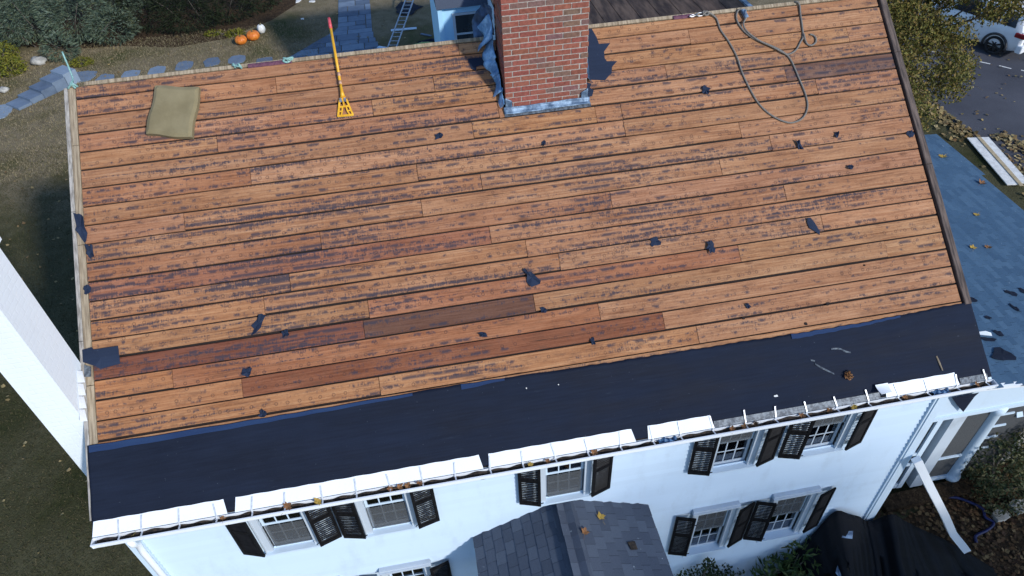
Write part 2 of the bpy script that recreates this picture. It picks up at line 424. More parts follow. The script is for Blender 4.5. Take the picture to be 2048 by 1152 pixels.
# ------------------------------------------------------------------ mesh helpers
class MB:
    def __init__(self): self.v = []; self.f = []
    def add(self, vs, fs):
        o = len(self.v)
        self.v += [tuple(p) for p in vs]
        self.f += [tuple(i + o for i in f) for f in fs]
        return self
    def box(self, x0, x1, y0, y1, z0, z1, m=None):
        vs = [(x0, y0, z0), (x1, y0, z0), (x1, y1, z0), (x0, y1, z0), (x0, y0, z1), (x1, y0, z1), (x1, y1, z1), (x0, y1, z1)]
        if m is not None: vs = [m @ Vector(p) for p in vs]
        return self.add(vs, [(0, 3, 2, 1), (4, 5, 6, 7), (0, 1, 5, 4), (1, 2, 6, 5), (2, 3, 7, 6), (3, 0, 4, 7)])
    def bbox(self, x0, x1, y0, y1, z0, z1, b, m=None):
        """box with chamfered upper edges"""
        vs = [(x0, y0, z0), (x1, y0, z0), (x1, y1, z0), (x0, y1, z0), (x0, y0, z1 - b), (x1, y0, z1 - b), (x1, y1, z1 - b), (x0, y1, z1 - b),
              (x0 + b, y0 + b, z1), (x1 - b, y0 + b, z1), (x1 - b, y1 - b, z1), (x0 + b, y1 - b, z1)]
        if m is not None: vs = [m @ Vector(p) for p in vs]
        return self.add(vs, [(0, 3, 2, 1), (0, 1, 5, 4), (1, 2, 6, 5), (2, 3, 7, 6), (3, 0, 4, 7), (4, 5, 9, 8), (5, 6, 10, 9), (6, 7, 11, 10), (7, 4, 8, 11), (8, 9, 10, 11)])
    def prism(self, poly, z0, z1, m=None):
        n = len(poly)
        vs = [(p[0], p[1], z0) for p in poly] + [(p[0], p[1], z1) for p in poly]
        if m is not None: vs = [m @ Vector(p) for p in vs]
        fs = [tuple(range(n - 1, -1, -1)), tuple(range(n, 2 * n))] + [(i, (i + 1) % n, n + (i + 1) % n, n + i) for i in range(n)]
        return self.add(vs, fs)
    def tube(self, pts, r, n=8, cap=True):
        pts = [Vector(p) for p in pts]
        rs = r if isinstance(r, (list, tuple)) else [r] * len(pts)
        rings = []; up = None
        for i, p in enumerate(pts):
            d = (pts[min(i + 1, len(pts) - 1)] - pts[max(i - 1, 0)])
            if d.length < 1e-9: d = Vector((0, 0, 1))
            d.normalize()
            if up is None:
                up = d.orthogonal().normalized()
            else:
                up = (up - d * up.dot(d))
                up = up.normalized() if up.length > 1e-6 else d.orthogonal().normalized()
            w = d.cross(up)
            rings.append([p + (up * math.cos(2 * math.pi * k / n) + w * math.sin(2 * math.pi * k / n)) * rs[i] for k in range(n)])
        vs = [q for rg in rings for q in rg]
        fs = []
        for i in range(len(pts) - 1):
            for k in range(n):
                fs.append((i * n + k, i * n + (k + 1) % n, (i + 1) * n + (k + 1) % n, (i + 1) * n + k))
        if cap:
            fs.append(tuple(range(n - 1, -1, -1))); fs.append(tuple(range((len(pts) - 1) * n, len(pts) * n)))
        return self.add(vs, fs)
    def grid(self, fn, nu, nv, thick=0.0):
        vs = [fn(i / nu, j / nv) for j in range(nv + 1) for i in range(nu + 1)]
        fs = [(j * (nu + 1) + i, j * (nu + 1) + i + 1, (j + 1) * (nu + 1) + i + 1, (j + 1) * (nu + 1) + i) for j in range(nv) for i in range(nu)]
        return self.add(vs, fs)
    def build(self, name, mat, parent=None, smooth=False, off=None, bevel=0.0):
        me = bpy.data.meshes.new(name)
        vs = self.v if off is None else [tuple(Vector(p) - Vector(off)) for p in self.v]
        me.from_pydata(vs, [], self.f)
        me.materials.append(MAT[mat] if isinstance(mat, str) else mat)
        if smooth: me.shade_smooth()
        me.update()
        return link(name, me, parent)

def link(name, me, parent=None):
    o = bpy.data.objects.new(name, me)
    COL.objects.link(o)
    if parent is not None: o.parent = parent
    return o
def tag(o, label=None, cat=None, group=None, kind=None):
    if label: o['label'] = label
    if cat: o['category'] = cat
    if group: o['group'] = group
    if kind: o['kind'] = kind
    return o
def thing(name, label, cat, loc=(0, 0, 0), group=None, rot=None):
    o = bpy.data.objects.new(name, None)
    COL.objects.link(o)
    o.location = loc
    if rot is not None: o.rotation_euler = rot
    o.empty_display_size = .2
    return tag(o, label, cat, group)
def copy_tree(o, parent=None):
    c = o.copy(); COL.objects.link(c)
    if parent is not None: c.parent = parent
    for ch in list(o.children): copy_tree(ch, c)
    return c
def solidify(o, t, offset=-1.0):
    m = o.modifiers.new('thickness', 'SOLIDIFY'); m.thickness = t; m.offset = offset
    return o
def spline(pts, n=8):
    """Catmull-Rom through pts"""
    P = [Vector(p) for p in pts]; out = []
    for i in range(len(P) - 1):
        p0 = P[max(i - 1, 0)]; p1 = P[i]; p2 = P[i + 1]; p3 = P[min(i + 2, len(P) - 1)]
        for k in range(n):
            t = k / n
            out.append(.5 * ((2 * p1) + (p2 - p0) * t + (2 * p0 - 5 * p1 + 4 * p2 - p3) * t * t + (3 * p1 - p0 - 3 * p2 + p3) * t ** 3))
    out.append(P[-1])
    return out
def ragged(w, h, n=12, seed=0, rough=.3):
    r = random.Random(seed); out = []
    for i in range(n):
        a = 2 * math.pi * (i + r.uniform(-.3, .3)) / n
        s = 1 + r.uniform(-rough, rough)
        c, d = math.cos(a), math.sin(a)
        q = max(abs(c), abs(d)) ** -.55
        out.append((c * w / 2 * s * q, d * h / 2 * s * q))
    return out

def leaf_cloud(n, pos_fn, size, seed, aspect=.5, bend=.25, orient=None):
    """n leaf-shaped folded pieces; returns MB (two quads-as-triangles per leaf)"""
    rg = np.random.default_rng(seed)
    vs = []; fs = []
    for i in range(n):
        p, nrm = pos_fn(rg)
        s = size * rg.uniform(.6, 1.3)
        d = Vector(rg.normal(size=3))
        if orient is not None: d = Vector(orient(p, nrm, rg))
        if d.length < 1e-6: d = Vector((0, 0, 1))
        d.normalize()
        nn = Vector(nrm) + Vector(rg.normal(size=3)) * .7
        w = d.cross(nn)
        if w.length < 1e-6: w = d.orthogonal()
        w.normalize(); up = w.cross(d)
        p = Vector(p)
        o = len(vs)
        vs += [p - d * s * .5, p + w * s * aspect * .5 + up * s * bend * .4, p + d * s * .5, p - w * s * aspect * .5 + up * s * bend * .4]
        fs += [(o, o + 1, o + 2), (o, o + 2, o + 3)]
    m = MB(); m.v = [tuple(v) for v in vs]; m.f = fs
    return m
def ellipsoids(list_, shell=.55):
    """sampler over several ellipsoids (cx,cy,cz,rx,ry,rz), denser near the surface"""
    wts = np.array([e[3] * e[4] + e[4] * e[5] + e[3] * e[5] for e in list_]); wts = wts / wts.sum()
    def fn(rg):
        e = list_[rg.choice(len(list_), p=wts)]
        d = rg.normal(size=3); d /= np.linalg.norm(d)
        r = shell + (1 - shell) * rg.random() ** .6
        r *= 1 + .10 * math.sin(5 * d[0] + 3 * e[0]) * math.cos(6 * d[1] + e[1])
        p = (e[0] + d[0] * e[3] * r, e[1] + d[1] * e[4] * r, max(.03, e[2] + d[2] * e[5] * r))
        return p, (d[0], d[1], d[2] + .3)
    return fn

# ------------------------------------------------------------------ house frame: eave line at z = 5, roof pitch 9:12
E_Z = 5.0
PITCH = math.atan2(9, 12)
CP, SP = math.cos(PITCH), math.sin(PITCH)
L = 10.34            # roof length
SL = 5.13            # slope length
def rp(u, v, h=0.0):
    """point on the front roof slope: u along the eave, v up the slope, h above the boards"""
    return Vector((u, v * CP - h * SP, E_Z + v * SP + h * CP))
ROOF_M = Matrix.Translation((0, 0, E_Z)) @ Matrix.Rotation(PITCH, 4, 'X')

# ------------------------------------------------------------------ setting: ground, road, beds
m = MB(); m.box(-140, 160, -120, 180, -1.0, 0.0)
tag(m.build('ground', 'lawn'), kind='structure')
road_edge = [(21.9, 19.5), (21.3, 15.9), (20.72, 14.3), (20.58, 13.3), (20.66, 11.7), (20.78, 9.8), (20.9, 6.0), (21.2, -10), (21.5, -60)]
m = MB(); m.prism(list(reversed(road_edge)) + [(23.2, 24), (25.5, 32), (30, 60), (70, 60), (70, -60)], .004, .012)
tag(m.build('road', 'road'), kind='structure')
m = MB()
m.prism([(5.8, .2), (8, -1.6), (12.5, -2.2), (15.5, -.6), (16.4, 1.0), (15.5, 1.6), (13.6, 1.3), (10.0, .3)], .002, .010)
tag(m.build('planting_bed', 'mulch'), kind='structure')
m = MB(); m.prism([(-9.5, 26.2), (-7.2, 25.9), (-5.2, 25.2), (-3.2, 25.5), (-1.4, 27.0), (-.4, 28.6), (-1, 34), (-14, 34), (-14, 28)], .002, .010)
tag(m.build('hedge_bed', 'mulch'), kind='structure')
# dashed line on the asphalt
dl = [(22.9, 17.25), (23.51, 16.6), (23.76, 16.31), (23.94, 16.12), (24.2, 15.84), (24.4, 15.65), (24.64, 15.35), (24.88, 15.17)]
for (a, b) in ((0, .3), (1, 2), (3, 4), (5, 6), (7, 7.6)):
    def lp(t):
        i = min(int(t), len(dl) - 2); f_ = t - i
        return Vector((dl[i][0] + (dl[i + 1][0] - dl[i][0]) * f_, dl[i][1] + (dl[i + 1][1] - dl[i][1]) * f_, 0))
    p, q = lp(a), lp(b)
    if b > 7: q = p + Vector((.25, -.27, 0))
    d = (q - p).normalized(); w = Vector((-d.y, d.x, 0)) * .03
    m = MB(); m.prism([tuple((p + w)[:2]), tuple((p - w)[:2]), tuple((q - w)[:2]), tuple((q + w)[:2])], .0125, .016)
    o = m.build('road_dash', 'dash'); tag(o, kind='structure')
# bluestone path: slabs laid one by one
path = bpy.data.objects.new('path', None); COL.objects.link(path); tag(path, kind='structure')
rs = random.Random(3)
slabs = []
yy = 21.6
def path_l(y): return 1.42 if y > 25.2 else 1.42 - (25.2 - y) * .85
def path_r(y): return 2.84 + max(0, 24.2 - y) * .16 - max(0, y - 27) * .02
while yy < 33:
    hgt = rs.choice([.42, .55, .62])
    x = path_l(yy + hgt / 2); xr = path_r(yy)
    while x < xr - .12:
        w = min(rs.choice([.42, .55, .75, .9]), xr - x)
        if xr - (x + w) < .2: w = xr - x
        sy = rs.uniform(-.05, .05) if rs.random() < .3 else 0
        slabs.append((x, x + w - .03, yy + sy * .2, yy + hgt - .03))
        x += w
    yy += hgt
for (x0, x1, y0, y1) in slabs:
    xl0, xl1 = max(x0, path_l(y0)) if x0 - path_l((y0 + y1) / 2) < .05 else x0, max(x0, path_l(y1)) if x0 - path_l((y0 + y1) / 2) < .05 else x0
    if x0 - path_l((y0 + y1) / 2) < .05: xl0 = path_l(y0); xl1 = path_l(y1)
    m = MB(); h = .022 + rs.uniform(-.006, .006)
    m.prism([(min(xl0, x1 - .05), y0), (x1, y0), (x1, y1), (min(xl1, x1 - .05), y1)], .002, h)
    m.build('paving_slab', 'bluestone', path)
# stepping stones along the lawn
walk = bpy.data.objects.new('stepping_stone_walk', None); COL.objects.link(walk); tag(walk, kind='structure')
for i, (x, y) in enumerate([(-7.35, 22.95), (-6.42, 23.0), (-5.46, 23.1), (-4.47, 23.3), (-3.45, 23.35), (-2.48, 23.3), (-1.4, 22.8), (-.6, 22.5)]):
    pl = [(x + a * 1.0, y + b) for a, b in ragged(.66, .8, 8, 40 + i, .07)]
    m = MB(); m.prism(pl, .002, .028 + .006 * (i % 3)); m.build('stepping_stone', 'bluestone', walk)
for i, (x, y, w, h) in enumerate([(-8.25, 23.35, .95, .95), (-10.55, 21.1, .9, 1.2)]):
    pl = [(x + a, y + b) for a, b in ragged(w, h, 9, 60 + i, .08)]
    m = MB(); m.prism(pl, .002, .03); m.build('stepping_stone', 'bluestone', walk)

# ------------------------------------------------------------------ the house
house = thing('house', 'white clapboard house with stripped plank roof and black shutters', 'house')
WY = .18; XL, XR = .15, 10.03; BY = 8.03
WIN_UP = [(1.55, 2.04), (2.74, 3.22), (4.89, 5.37), (7.06, 7.53), (8.27, 8.74)]
WIN_LO = [(1.55, 2.04), (2.74, 3.22), (7.05, 7.53), (8.22, 8.72)]
UZ = (3.86, 4.86); LZ = (1.64, 2.72)
opens = [(a, b, UZ[0], UZ[1]) for a, b in WIN_UP] + [(a, b, LZ[0], LZ[1]) for a, b in WIN_LO]
# front clapboards: lapped courses broken by the window openings
m = MB(); z = 0.25; EXP = .088
while z < 4.95:
    z1 = min(z + EXP, 4.97)
    segs = [(XL, XR)]
    for (a, b, c, d) in opens:
        if z1 > c + .01 and z < d - .01:
            ns = []
            for s0, s1 in segs:
                if b <= s0 or a >= s1: ns.append((s0, s1))
                else:
                    if a > s0: ns.append((s0, a))
                    if b < s1: ns.append((b, s1))
            segs = ns
    for s0, s1 in segs:
        m.add([(s0, WY - .024, z), (s1, WY - .024, z), (s1, WY - .002, z1 + .004), (s0, WY - .002, z1 + .004), (s0, WY + .02, z), (s1, WY + .02, z), (s1, WY + .02, z1), (s0, WY + .02, z1)],
              [(0, 1, 2, 3), (1, 0, 4, 5), (0, 3, 7, 4), (2, 1, 5, 6)])
    z += EXP
o = m.build('clapboards', 'clap', house); tag(o, kind='stuff')
# side and back walls with gables, floor-to-eave
m = MB()
gy = lambda y: E_Z - .05 + (y if y < BY / 2 + .05 else BY + .2 - y) * .75
for x, s in ((XL, -1), (XR, 1)):
    m.add([(x, WY + .02, .2), (x, BY, .2), (x, BY, gy(BY)), (x, (BY + .18) / 2, gy((BY + .18) / 2) - .05), (x, WY + .02, gy(WY))], [(0, 1, 2, 3, 4)])
m.add([(XL, BY, .2), (XR, BY, .2), (XR, BY, 5), (XL, BY, 5)], [(0, 1, 2, 3)])
o = m.build('side_walls', 'white', house)
m = MB(); m.box(XL + .03, XR - .03, WY + .03, BY - .02, 0, .24); m.build('foundation', 'stone', house)
m = MB()
m.add([(XL + .05, .9, .3), (XR - .05, .9, .3), (XR - .05, .9, 5), (XL + .05, .9, 5)], [(0, 1, 2, 3)])
m.box(XL + .05, XR - .05, .24, .9, 2.95, 3.2)
m.build('rooms', 'interior', house)
# corner boards
for x0, x1 in ((XL - .03, XL + .13), (XR - .15, XR + .025)):
    m = MB(); m.box(x0, x1, WY - .045, WY + .12, .2, 4.9)
    m.box(x0 + .03, x1 - .03, WY - .058, WY - .047, .2, 4.88)
    m.build('corner_board', 'white', house)
# soffit and fascia
m = MB(); m.box(-.0, L, .004, .03, 4.80, 4.985); m.build('fascia', 'white', house)
m = MB(); m.box(.01, L - .01, .032, WY + .05, 4.79, 4.81); m.build('soffit', 'white', house)

# ---- roof deck and boards
deck_me = MB(); deck_me.box(.02, L - .02, .0, SL - .005, -.09, -.026)
deck = deck_me.build('roof_deck', 'dark_gap', house)
deck.matrix_local = ROOF_M
V0, PW = .978, .2217
rows = {0: [], 1: [3.15, 6.89], 2: [1.66, 6.52], 3: [.93, 5.78], 4: [3.06, 5.04, 9.46], 5: [3.14, 7.61], 6: [1.99, 5.42, 8.74], 7: [2.3, 5.06], 8: [4.66, 8.36],
        9: [2.7, 6.18], 10: [3.91, 7.62], 11: [1.2, 4.66, 8.33], 12: [3.92, 7.98], 13: [1.99, 6.52], 14: [4.66, 6.20, 6.53, 9.11], 15: [1.65, 5.01, 8.74],
        16: [3.5, 7.2], 17: [4.28, 9.71], 18: [2.4, 7.6], 19: [4.65, 8.0]}
special = {(15, 3): (.46, .50, .68, .8), (8, 0): (.80, .66, .70, 1.25), (5, 1): (.90, .76, .74, .9), (4, 0): (.50, .36, .40, .8), (4, 1): (.36, .34, .42, .8),
           (2, 1): (.60, .45, .43, .5), (3, 1): (.86, .72, .66, .55), (2, 0): (1.0, .92, .8, .4), (3, 0): (1.02, .92, .78, .45), (9, 0): (.9, .82, .8, .95), (9, 1): (.9, .84, .84, 1.0), (6, 0): (1, .95, .85, .75),
           (13, 0): (.95, .86, .82, .8), (13, 1): (1.1, 1.12, 1.15, .7), (1, 0): (1.0, .95, .82, .6), (1, 1): (1.05, 1.02, .9, .7)}
rb = random.Random(11)
CHX0, CHX1 = 5.105, 6.121            # brick chimney front
CHV = 4.182
for k, js in rows.items():
    v0 = V0 + PW * (k - 1); v1 = v0 + PW
    if k == 0: v0 = .80
    if k == 19: v1 = SL
    us = [.105] + js + [10.235]
    for i in range(len(us) - 1):
        a, b = us[i] + .003, us[i + 1] - .003
        # boards stop at the brick chimney
        parts = [(a, b)]
        if v1 > CHV + .05 and v0 > CHV - .12 and v0 < 4.9:
            np_ = []
            for s0, s1 in parts:
                if s1 <= CHX0 - .02 or s0 >= CHX1 + .02: np_.append((s0, s1)); continue
                if s0 < CHX0 - .04: np_.append((s0, CHX0 - .025))
                if s1 > CHX1 + .06: np_.append((CHX1 + .035, s1))
            parts = np_
        for (s0, s1) in parts:
            if s1 - s0 < .05: continue
            g0 = rb.choice([.009, .012, .016, .021]); g1 = .006
            dz = rb.uniform(-.003, .003); bow = rb.uniform(-.003, .003)
            n = max(2, int((s1 - s0) / .5)); bv = .005
            mb = MB(); prof = []
            for q in range(n + 1):
                t = q / n; u = s0 + (s1 - s0) * t
                e = bow * math.sin(math.pi * t); hz = dz + .0025 * math.sin(7 * u + k)
                cup = .002
                prof.append([(u, v0 + g0 + e, -.024), (u, v0 + g0 + e, hz - bv), (u, v0 + g0 + bv + e, hz), (u, (v0 + v1) / 2, hz - cup), (u, v1 - g1 - bv + e, hz), (u, v1 - g1 + e, hz - bv), (u, v1 - g1 + e, -.024)])
            for q in range(n):
                A, B = prof[q], prof[q + 1]
                for w in range(6):
                    mb.add([A[w], B[w], B[w + 1], A[w + 1]], [(0, 1, 2, 3)])
            mb.add(prof[0], [tuple(range(7))]); mb.add(prof[-1], [tuple(range(6, -1, -1))])
            o = mb.build('roof_board', 'boards', deck)
            if (k, i) in special: c = special[(k, i)]
            else:
                t = rb.uniform(.93, 1.06); c = (t * rb.uniform(.98, 1.02), t * rb.uniform(.95, 1.01), t * rb.uniform(.9, .99), rb.uniform(.5, .8))
                if s1 > 7.5 or s0 > 6.5: c = (c[0] * 1.0, c[1] * 1.03, c[2] * 1.06, c[3] * .7)
                if 6 <= k <= 11 and s0 < 6: c = (*c[:3], min(1.0, c[3] + .25))
            o.color = c
# left rake: bleached outer edge and tan strips; right rake: dark timber
for (a, b, h, mt, vs_) in ((-.028, .016, .004, 'rake_pale', (.17, 2.1, 3.6, SL)), (.019, .098, -.001, 'rake_light', (.95, 1.6, 3.2, 4.4, SL))):
    for v0, v1 in zip(vs_[:-1], vs_[1:]):
        mb = MB(); mb.bbox(a, b, v0 + .003, v1 - .003, -.06, h, .004); mb.build('rake_board', mt, deck)
for v0, v1 in ((.93, 2.75), (2.75, 4.3), (4.3, SL)):
    mb = MB(); mb.bbox(10.262, 10.352, v0 + .002, v1 - .002, -.08, .022, .006); mb.build('rake_board', 'rake_dark', deck)
mb = MB(); mb.box(10.30, 10.352, .0, .93, -.12, -.006); mb.build('rake_board', 'white', deck)
# ridge board edge
for a, b in ((.2, 2.2), (2.2, 5.08), (6.14, 8.3), (8.3, 10.26)):
    mb = MB(); mb.bbox(a + .004, b - .004, SL + .003, SL + .05, -.05, .006, .004); mb.build('ridge_strip', 'rake_light', deck)
# back slope
mb = MB()
mb.add([(0, 4.106, E_Z + 3.06), (L, 4.106, E_Z + 3.06), (L, 8.21, E_Z - .02), (0, 8.21, E_Z - .02)], [(0, 1, 2, 3)])
mb.build('back_slope', 'old_boards', house)
# underlayment along the eave, a lighter lapped edge, and loose-edge strips
def felt_top(u): return .958 - .010 * math.sin(u * .9) - .032 * max(0, min(1, (u - 4) / 1.5)) * max(0, min(1, (10.3 - u) / 1.4)) + .003 * math.sin(u * 13 + 2 * math.sin(u * 3)) + .003 * math.sin(u * 41) * (u > 5.5)
mb = MB(); NU = 220
def fl(s, t):
    u = .0 + (10.345) * s; vt = felt_top(u); v = .03 + (vt - .03) * t
    return (u, v, 0.012 + .0025 * math.sin(u * 3.1 + v * 4) * math.sin(v * 9) + .0012 * math.sin(u * 17) + .0045 * max(0, math.sin(u * 1.7 + 2.5 * math.sin(v * 3 + u))) ** 8 + (.003 if v > .50 + .01 * math.sin(u) else 0))
mb.grid(fl, 420, 26)
o = mb.build('underlayment', 'felt', deck, True); solidify(o, .003)
for (u0, u1, w) in ((.02, 3.5, .075), (4.05, 4.55, .06), (8.0, 9.4, .06)):
    mb = MB()
    mb.grid(lambda s, t: (u0 + (u1 - u0) * s, felt_top(u0 + (u1 - u0) * s) - .004 - w * (1 - t) * (1 - .6 * s), .0245), 40, 2)
    solidify(mb.build('lapped_edge', 'felt_edge', deck), .002)

# ---- gutter, hanger straps, drip flashing
mb = MB()
prof = [(-.004, 5.0), (-.004, 4.895), (-.015, 4.885), (-.060, 4.885), (-.085, 4.93), (-.085, 4.985), (-.098, 4.985), (-.098, 5.002), (-.083, 5.002), (-.080, 4.985), (-.080, 4.935), (-.058, 4.892), (-.018, 4.892), (-.009, 4.90), (-.009, 5.0)]
x0, x1 = -.01, 10.365; n = len(prof)
mb.add([(x0, a, b) for a, b in prof] + [(x1, a, b) for a, b in prof], [(i, (i + 1) % n, n + (i + 1) % n, n + i) for i in range(n)])
for x in (x0, x1 - .006):
    mb.add([(x, a, b) for a, b in ((-.004, 5.0), (-.004, 4.895), (-.06, 4.885), (-.09, 4.93), (-.095, 5.0))] + [(x + .006, a, b) for a, b in ((-.004, 5.0), (-.004, 4.895), (-.06, 4.885), (-.09, 4.93), (-.095, 5.0))],
           [(0, 1, 2, 3, 4), (9, 8, 7, 6, 5), (0, 4, 9, 5), (4, 3, 8, 9), (3, 2, 7, 8)])
gutter = mb.build('gutter', 'white_metal', house)
rg_ = random.Random(5)
mb = MB(); prev = None
mb.grid(lambda s, t: (.02 + 10.3 * s, -.078 + .066 * t, 4.938 + .018 * math.sin(s * 90) * math.sin(s * 37 + 3 * t) + .014 * math.sin(s * 263 + 5 * t) + (.03 * t)), 500, 4)
o = mb.build('gutter_sludge', 'debris', gutter); tag(o, kind='stuff')
for i, u in enumerate([.269, .499, .884, 1.269, 1.641, 1.986, 2.387, 2.754, 3.12, 3.478, 3.84, 4.233, 4.601, 4.973, 5.349, 5.729, 6.112, 6.439, 6.829, 7.223, 7.59, 7.972, 8.346, 8.743, 9.124, 9.495, 9.877, 10.255]):
    lean = rg_.uniform(-.02, .02)
    top = rp(u + lean, .125 + rg_.uniform(-.01, .02), .030); low = rp(u, .004, .027)
    lip = Vector((u + .004, -.092, 5.006))
    w = Vector((.0085, 0, 0)); t = Vector((0, 0, .004))
    mb = MB()
    P = [top, low, Vector((u, -.03, 4.99)), lip]
    vs = []
    for p in P: vs += [p - w, p + w, p + w + t, p - w + t]
    fs = [(0, 1, 2, 3), (12, 15, 14, 13)]
    for a in range(3):
        o_ = a * 4
        for b in range(4): fs.append((o_ + b, o_ + (b + 1) % 4, o_ + 4 + (b + 1) % 4, o_ + 4 + b))
    mb.add(vs, fs); mb.build('hanger_strap', 'strap', gutter)
for i, (a, b, vt) in enumerate([(.0, 1.386, .158), (1.464, 4.159, .155), (4.218, 5.915, .15), (6.058, 6.85, .15), (8.97, 9.915, .15)]):
    mb = MB()
    def fa(s, t, a=a, b=b, vt=vt, i=i):
        u = a + (b - a) * s; v = .004 + vt * t
        wr = .004 * math.sin(u * 11 + i) * t + (.004 * math.sin(u * 29) if i == 4 else 0)
        return (u + (.02 * t if s == 0 else (-.03 * t if s == 1 else 0)), v + (.003 * math.sin(u * 23) if t > .9 else 0), .023 + wr * .6)
    mb.grid(fa, max(12, int((b - a) * 14)), 5)
    solidify(mb.build('drip_flashing', 'white_metal', deck, False), .0025)
for i, (a, b) in enumerate(((6.852, 8.9), (9.93, 10.29))):
    mb = MB()
    mb.grid(lambda s, t: (a + (b - a) * s, .004 + .075 * t, .021 + .002 * math.sin(s * 60)), 40, 2)
    solidify(mb.build('metal_edge', 'galv', deck), .002)
# bent-up end of flashing
mb = MB(); mb.grid(lambda s, t: (8.86 + .16 * s, .06 + .11 * t, .024 + .10 * (1 - t) ** 1.5 * (1 - .4 * s) + .02 * t), 8, 8)
o = mb.build('bent_flashing', 'white_metal', deck); solidify(o, .003)
# downspout on the left under the gutter
mb = MB()
pts = [(.33, -.045, 4.89), (.33, -.04, 4.80), (.30, .02, 4.70), (.27, .09, 4.60), (.25, .10, 4.4), (.25, .10, .2)]
mb.tube(pts, .036, 10)
o = mb.build('downspout', 'white_metal', house, True)

# ---- windows
def window(x0, x1, z0, z1, blind, lower):
    """casing, two sashes of panes, sill; returns the window part"""
    c = .085; yc = .125
    mb = MB()
    mb.box(x0 - c, x0, yc, WY + .03, z0 - .02, z1 + .09); mb.box(x1, x1 + c, yc, WY + .03, z0 - .02, z1 + .09)
    mb.box(x0 + .001, x1 - .001, yc + .002, WY + .03, z1, z1 + .088)
    for a in (x0 - c + .0, x1 + c - .014): mb.box(a, a + .014, yc - .012, yc - .001, z0 - .018, z1 + .088)
    if lower: mb.box(x0 - c - .02, x1 + c + .02, .085, WY + .02, z1 + .092, z1 + .12); mb.box(x0 - c - .01, x1 + c + .01, .105, WY + .02, z1 + .122, z1 + .145)
    win = mb.build('window', 'trim_grey', house)
    mb = MB(); mb.box(x0 - c - .012, x1 + c + .012, .092, WY + .06, z0 - .055, z0 - .022); mb.build('sill', 'white', win)
    zm = (z0 + z1) / 2
    n = 3
    for s, (a, b, y) in enumerate(((zm - .01, z1, .178), (z0 - .02, zm + .01, .205))):
        y0, y1 = y, y + .024
        mb = MB(); st = .032
        mb.box(x0 + .001, x0 + st, y0, y1, a, b); mb.box(x1 - st, x1 - .001, y0, y1, a, b)
        mb.box(x0 + st, x1 - st, y0 + .001, y1 - .001, a, a + (.05 if s else .034)); mb.box(x0 + st, x1 - st, y0 + .001, y1 - .001, b - .034, b)
        gx0, gx1 = x0 + st, x1 - st; gz0, gz1 = a + (.05 if s else .034), b - .034
        for i in range(1, n):
            xm = gx0 + (gx1 - gx0) * i / n; mb.box(xm - .007, xm + .007, y0 + .003, y1 - .003, gz0, gz1)
        zmid = (gz0 + gz1) / 2
        for i in range(n):
            xa = gx0 + (gx1 - gx0) * i / n + .0071; xb = gx0 + (gx1 - gx0) * (i + 1) / n - .0071
            mb.box(xa, xb, y0 + .004, y1 - .004, zmid - .007, zmid + .007)
            for (pa, pb) in ((gz0, zmid - .0072), (zmid + .0072, gz1)):
                pm = MB(); pm.box(xa + .0005, xb - .0005, y0 + .009, y0 + .014, pa + .0005, pb - .0005)
                pm.build('pane', 'pane', win)
        mb.build('sash', 'white' if s == 0 else 'trim_grey', win)
    if blind:
        mb = MB()
        mb.grid(lambda s, t: (x0 + .01 + (x1 - x0 - .02) * s, .30 + .012 * math.sin(s * 34) + .01 * math.sin(s * 55), z1 - blind * t * (1 + .06 * math.sin(s * 9))), 30, 3)
        solidify(mb.build('curtain', 'curtain', win), .004)
    if True:
        mb = MB(); mb.box(x0 + .03, x1 - .03, .166, .170, z0 + .005, zm - .02 if x0 < 6 else zm - .02)
        if x0 > 6: mb = MB(); mb.box(x0 + .03, x1 - .03, .166, .170, zm + .01, z1 - .01)
        mb.build('insect_screen', MAT_SCREEN, win)
    return win
def mat_screen():
    k = NT('mesh_screen')
    tr = k.n('BsdfTransparent'); k.done((.10, .11, .12), .8)
    mx = k.n('MixShader'); mx.inputs[0].default_value = .5
    k.t.links.new(tr.outputs[0], mx.inputs[1]); k.t.links.new(k.b.outputs[0], mx.inputs[2])
    k.t.links.new(mx.outputs[0], k.t.nodes['Material Output'].inputs[0])
    return k.m
MAT_SCREEN = mat_screen()
for i, (a, b) in enumerate(WIN_UP): window(a, b, UZ[0], UZ[1], (.42, .36, .30, .7, .62)[i], False)
for i, (a, b) in enumerate(WIN_LO): window(a, b, LZ[0], LZ[1], (.3, .3, .25, .62)[i], True)
# ---- shutters: frame plus a panel of tilted louvres
def shutter_mesh(zh, sg=1):
    W = .268; T = .026; st = .036
    fr = MB()
    fr.box(0, st, -T, 0, 0, zh); fr.box(W - st, W, -T, 0, 0, zh)
    for a, b in ((.0, .06), (zh * .55 - .025, zh * .55 + .025), (zh - .05, zh)): fr.box(st, W - st, -T + .001, -.001, a, b)
    lv = MB()
    for a, b in ((.06, zh * .55 - .025), (zh * .55 + .025, zh - .05)):
        n = int((b - a) / .037)
        for i in range(n):
            zc = a + (i + .5) * (b - a) / n
            mt = Matrix.Translation((0, -T / 2, zc)) @ Matrix.Rotation(R(40 * sg), 4, 'X')
            lv.box(st, W - st, -.0082, .0082, -.002, .002, mt)
    return fr, lv
def mk(mb, name, mat):
    me = bpy.data.meshes.new(name); me.from_pydata(mb.v, [], mb.f); me.materials.append(MAT[mat]); me.update(); return me
SH = {}
for key, zh, sg in (('u1', 1.0, 1), ('l1', 1.06, 1), ('u-1', 1.0, -1), ('l-1', 1.06, -1)):
    fr, lv = shutter_mesh(zh, sg); SH[key] = (mk(fr, 'shutter', 'black_paint'), mk(lv, 'louvres', 'black_paint'))
hg = MB(); hg.tube([(0, 0, 0), (-.03, -.012, 0)], .006, 6)
hinge_me = mk(hg, 'hinge', 'black_paint')
rsd = random.Random(2)
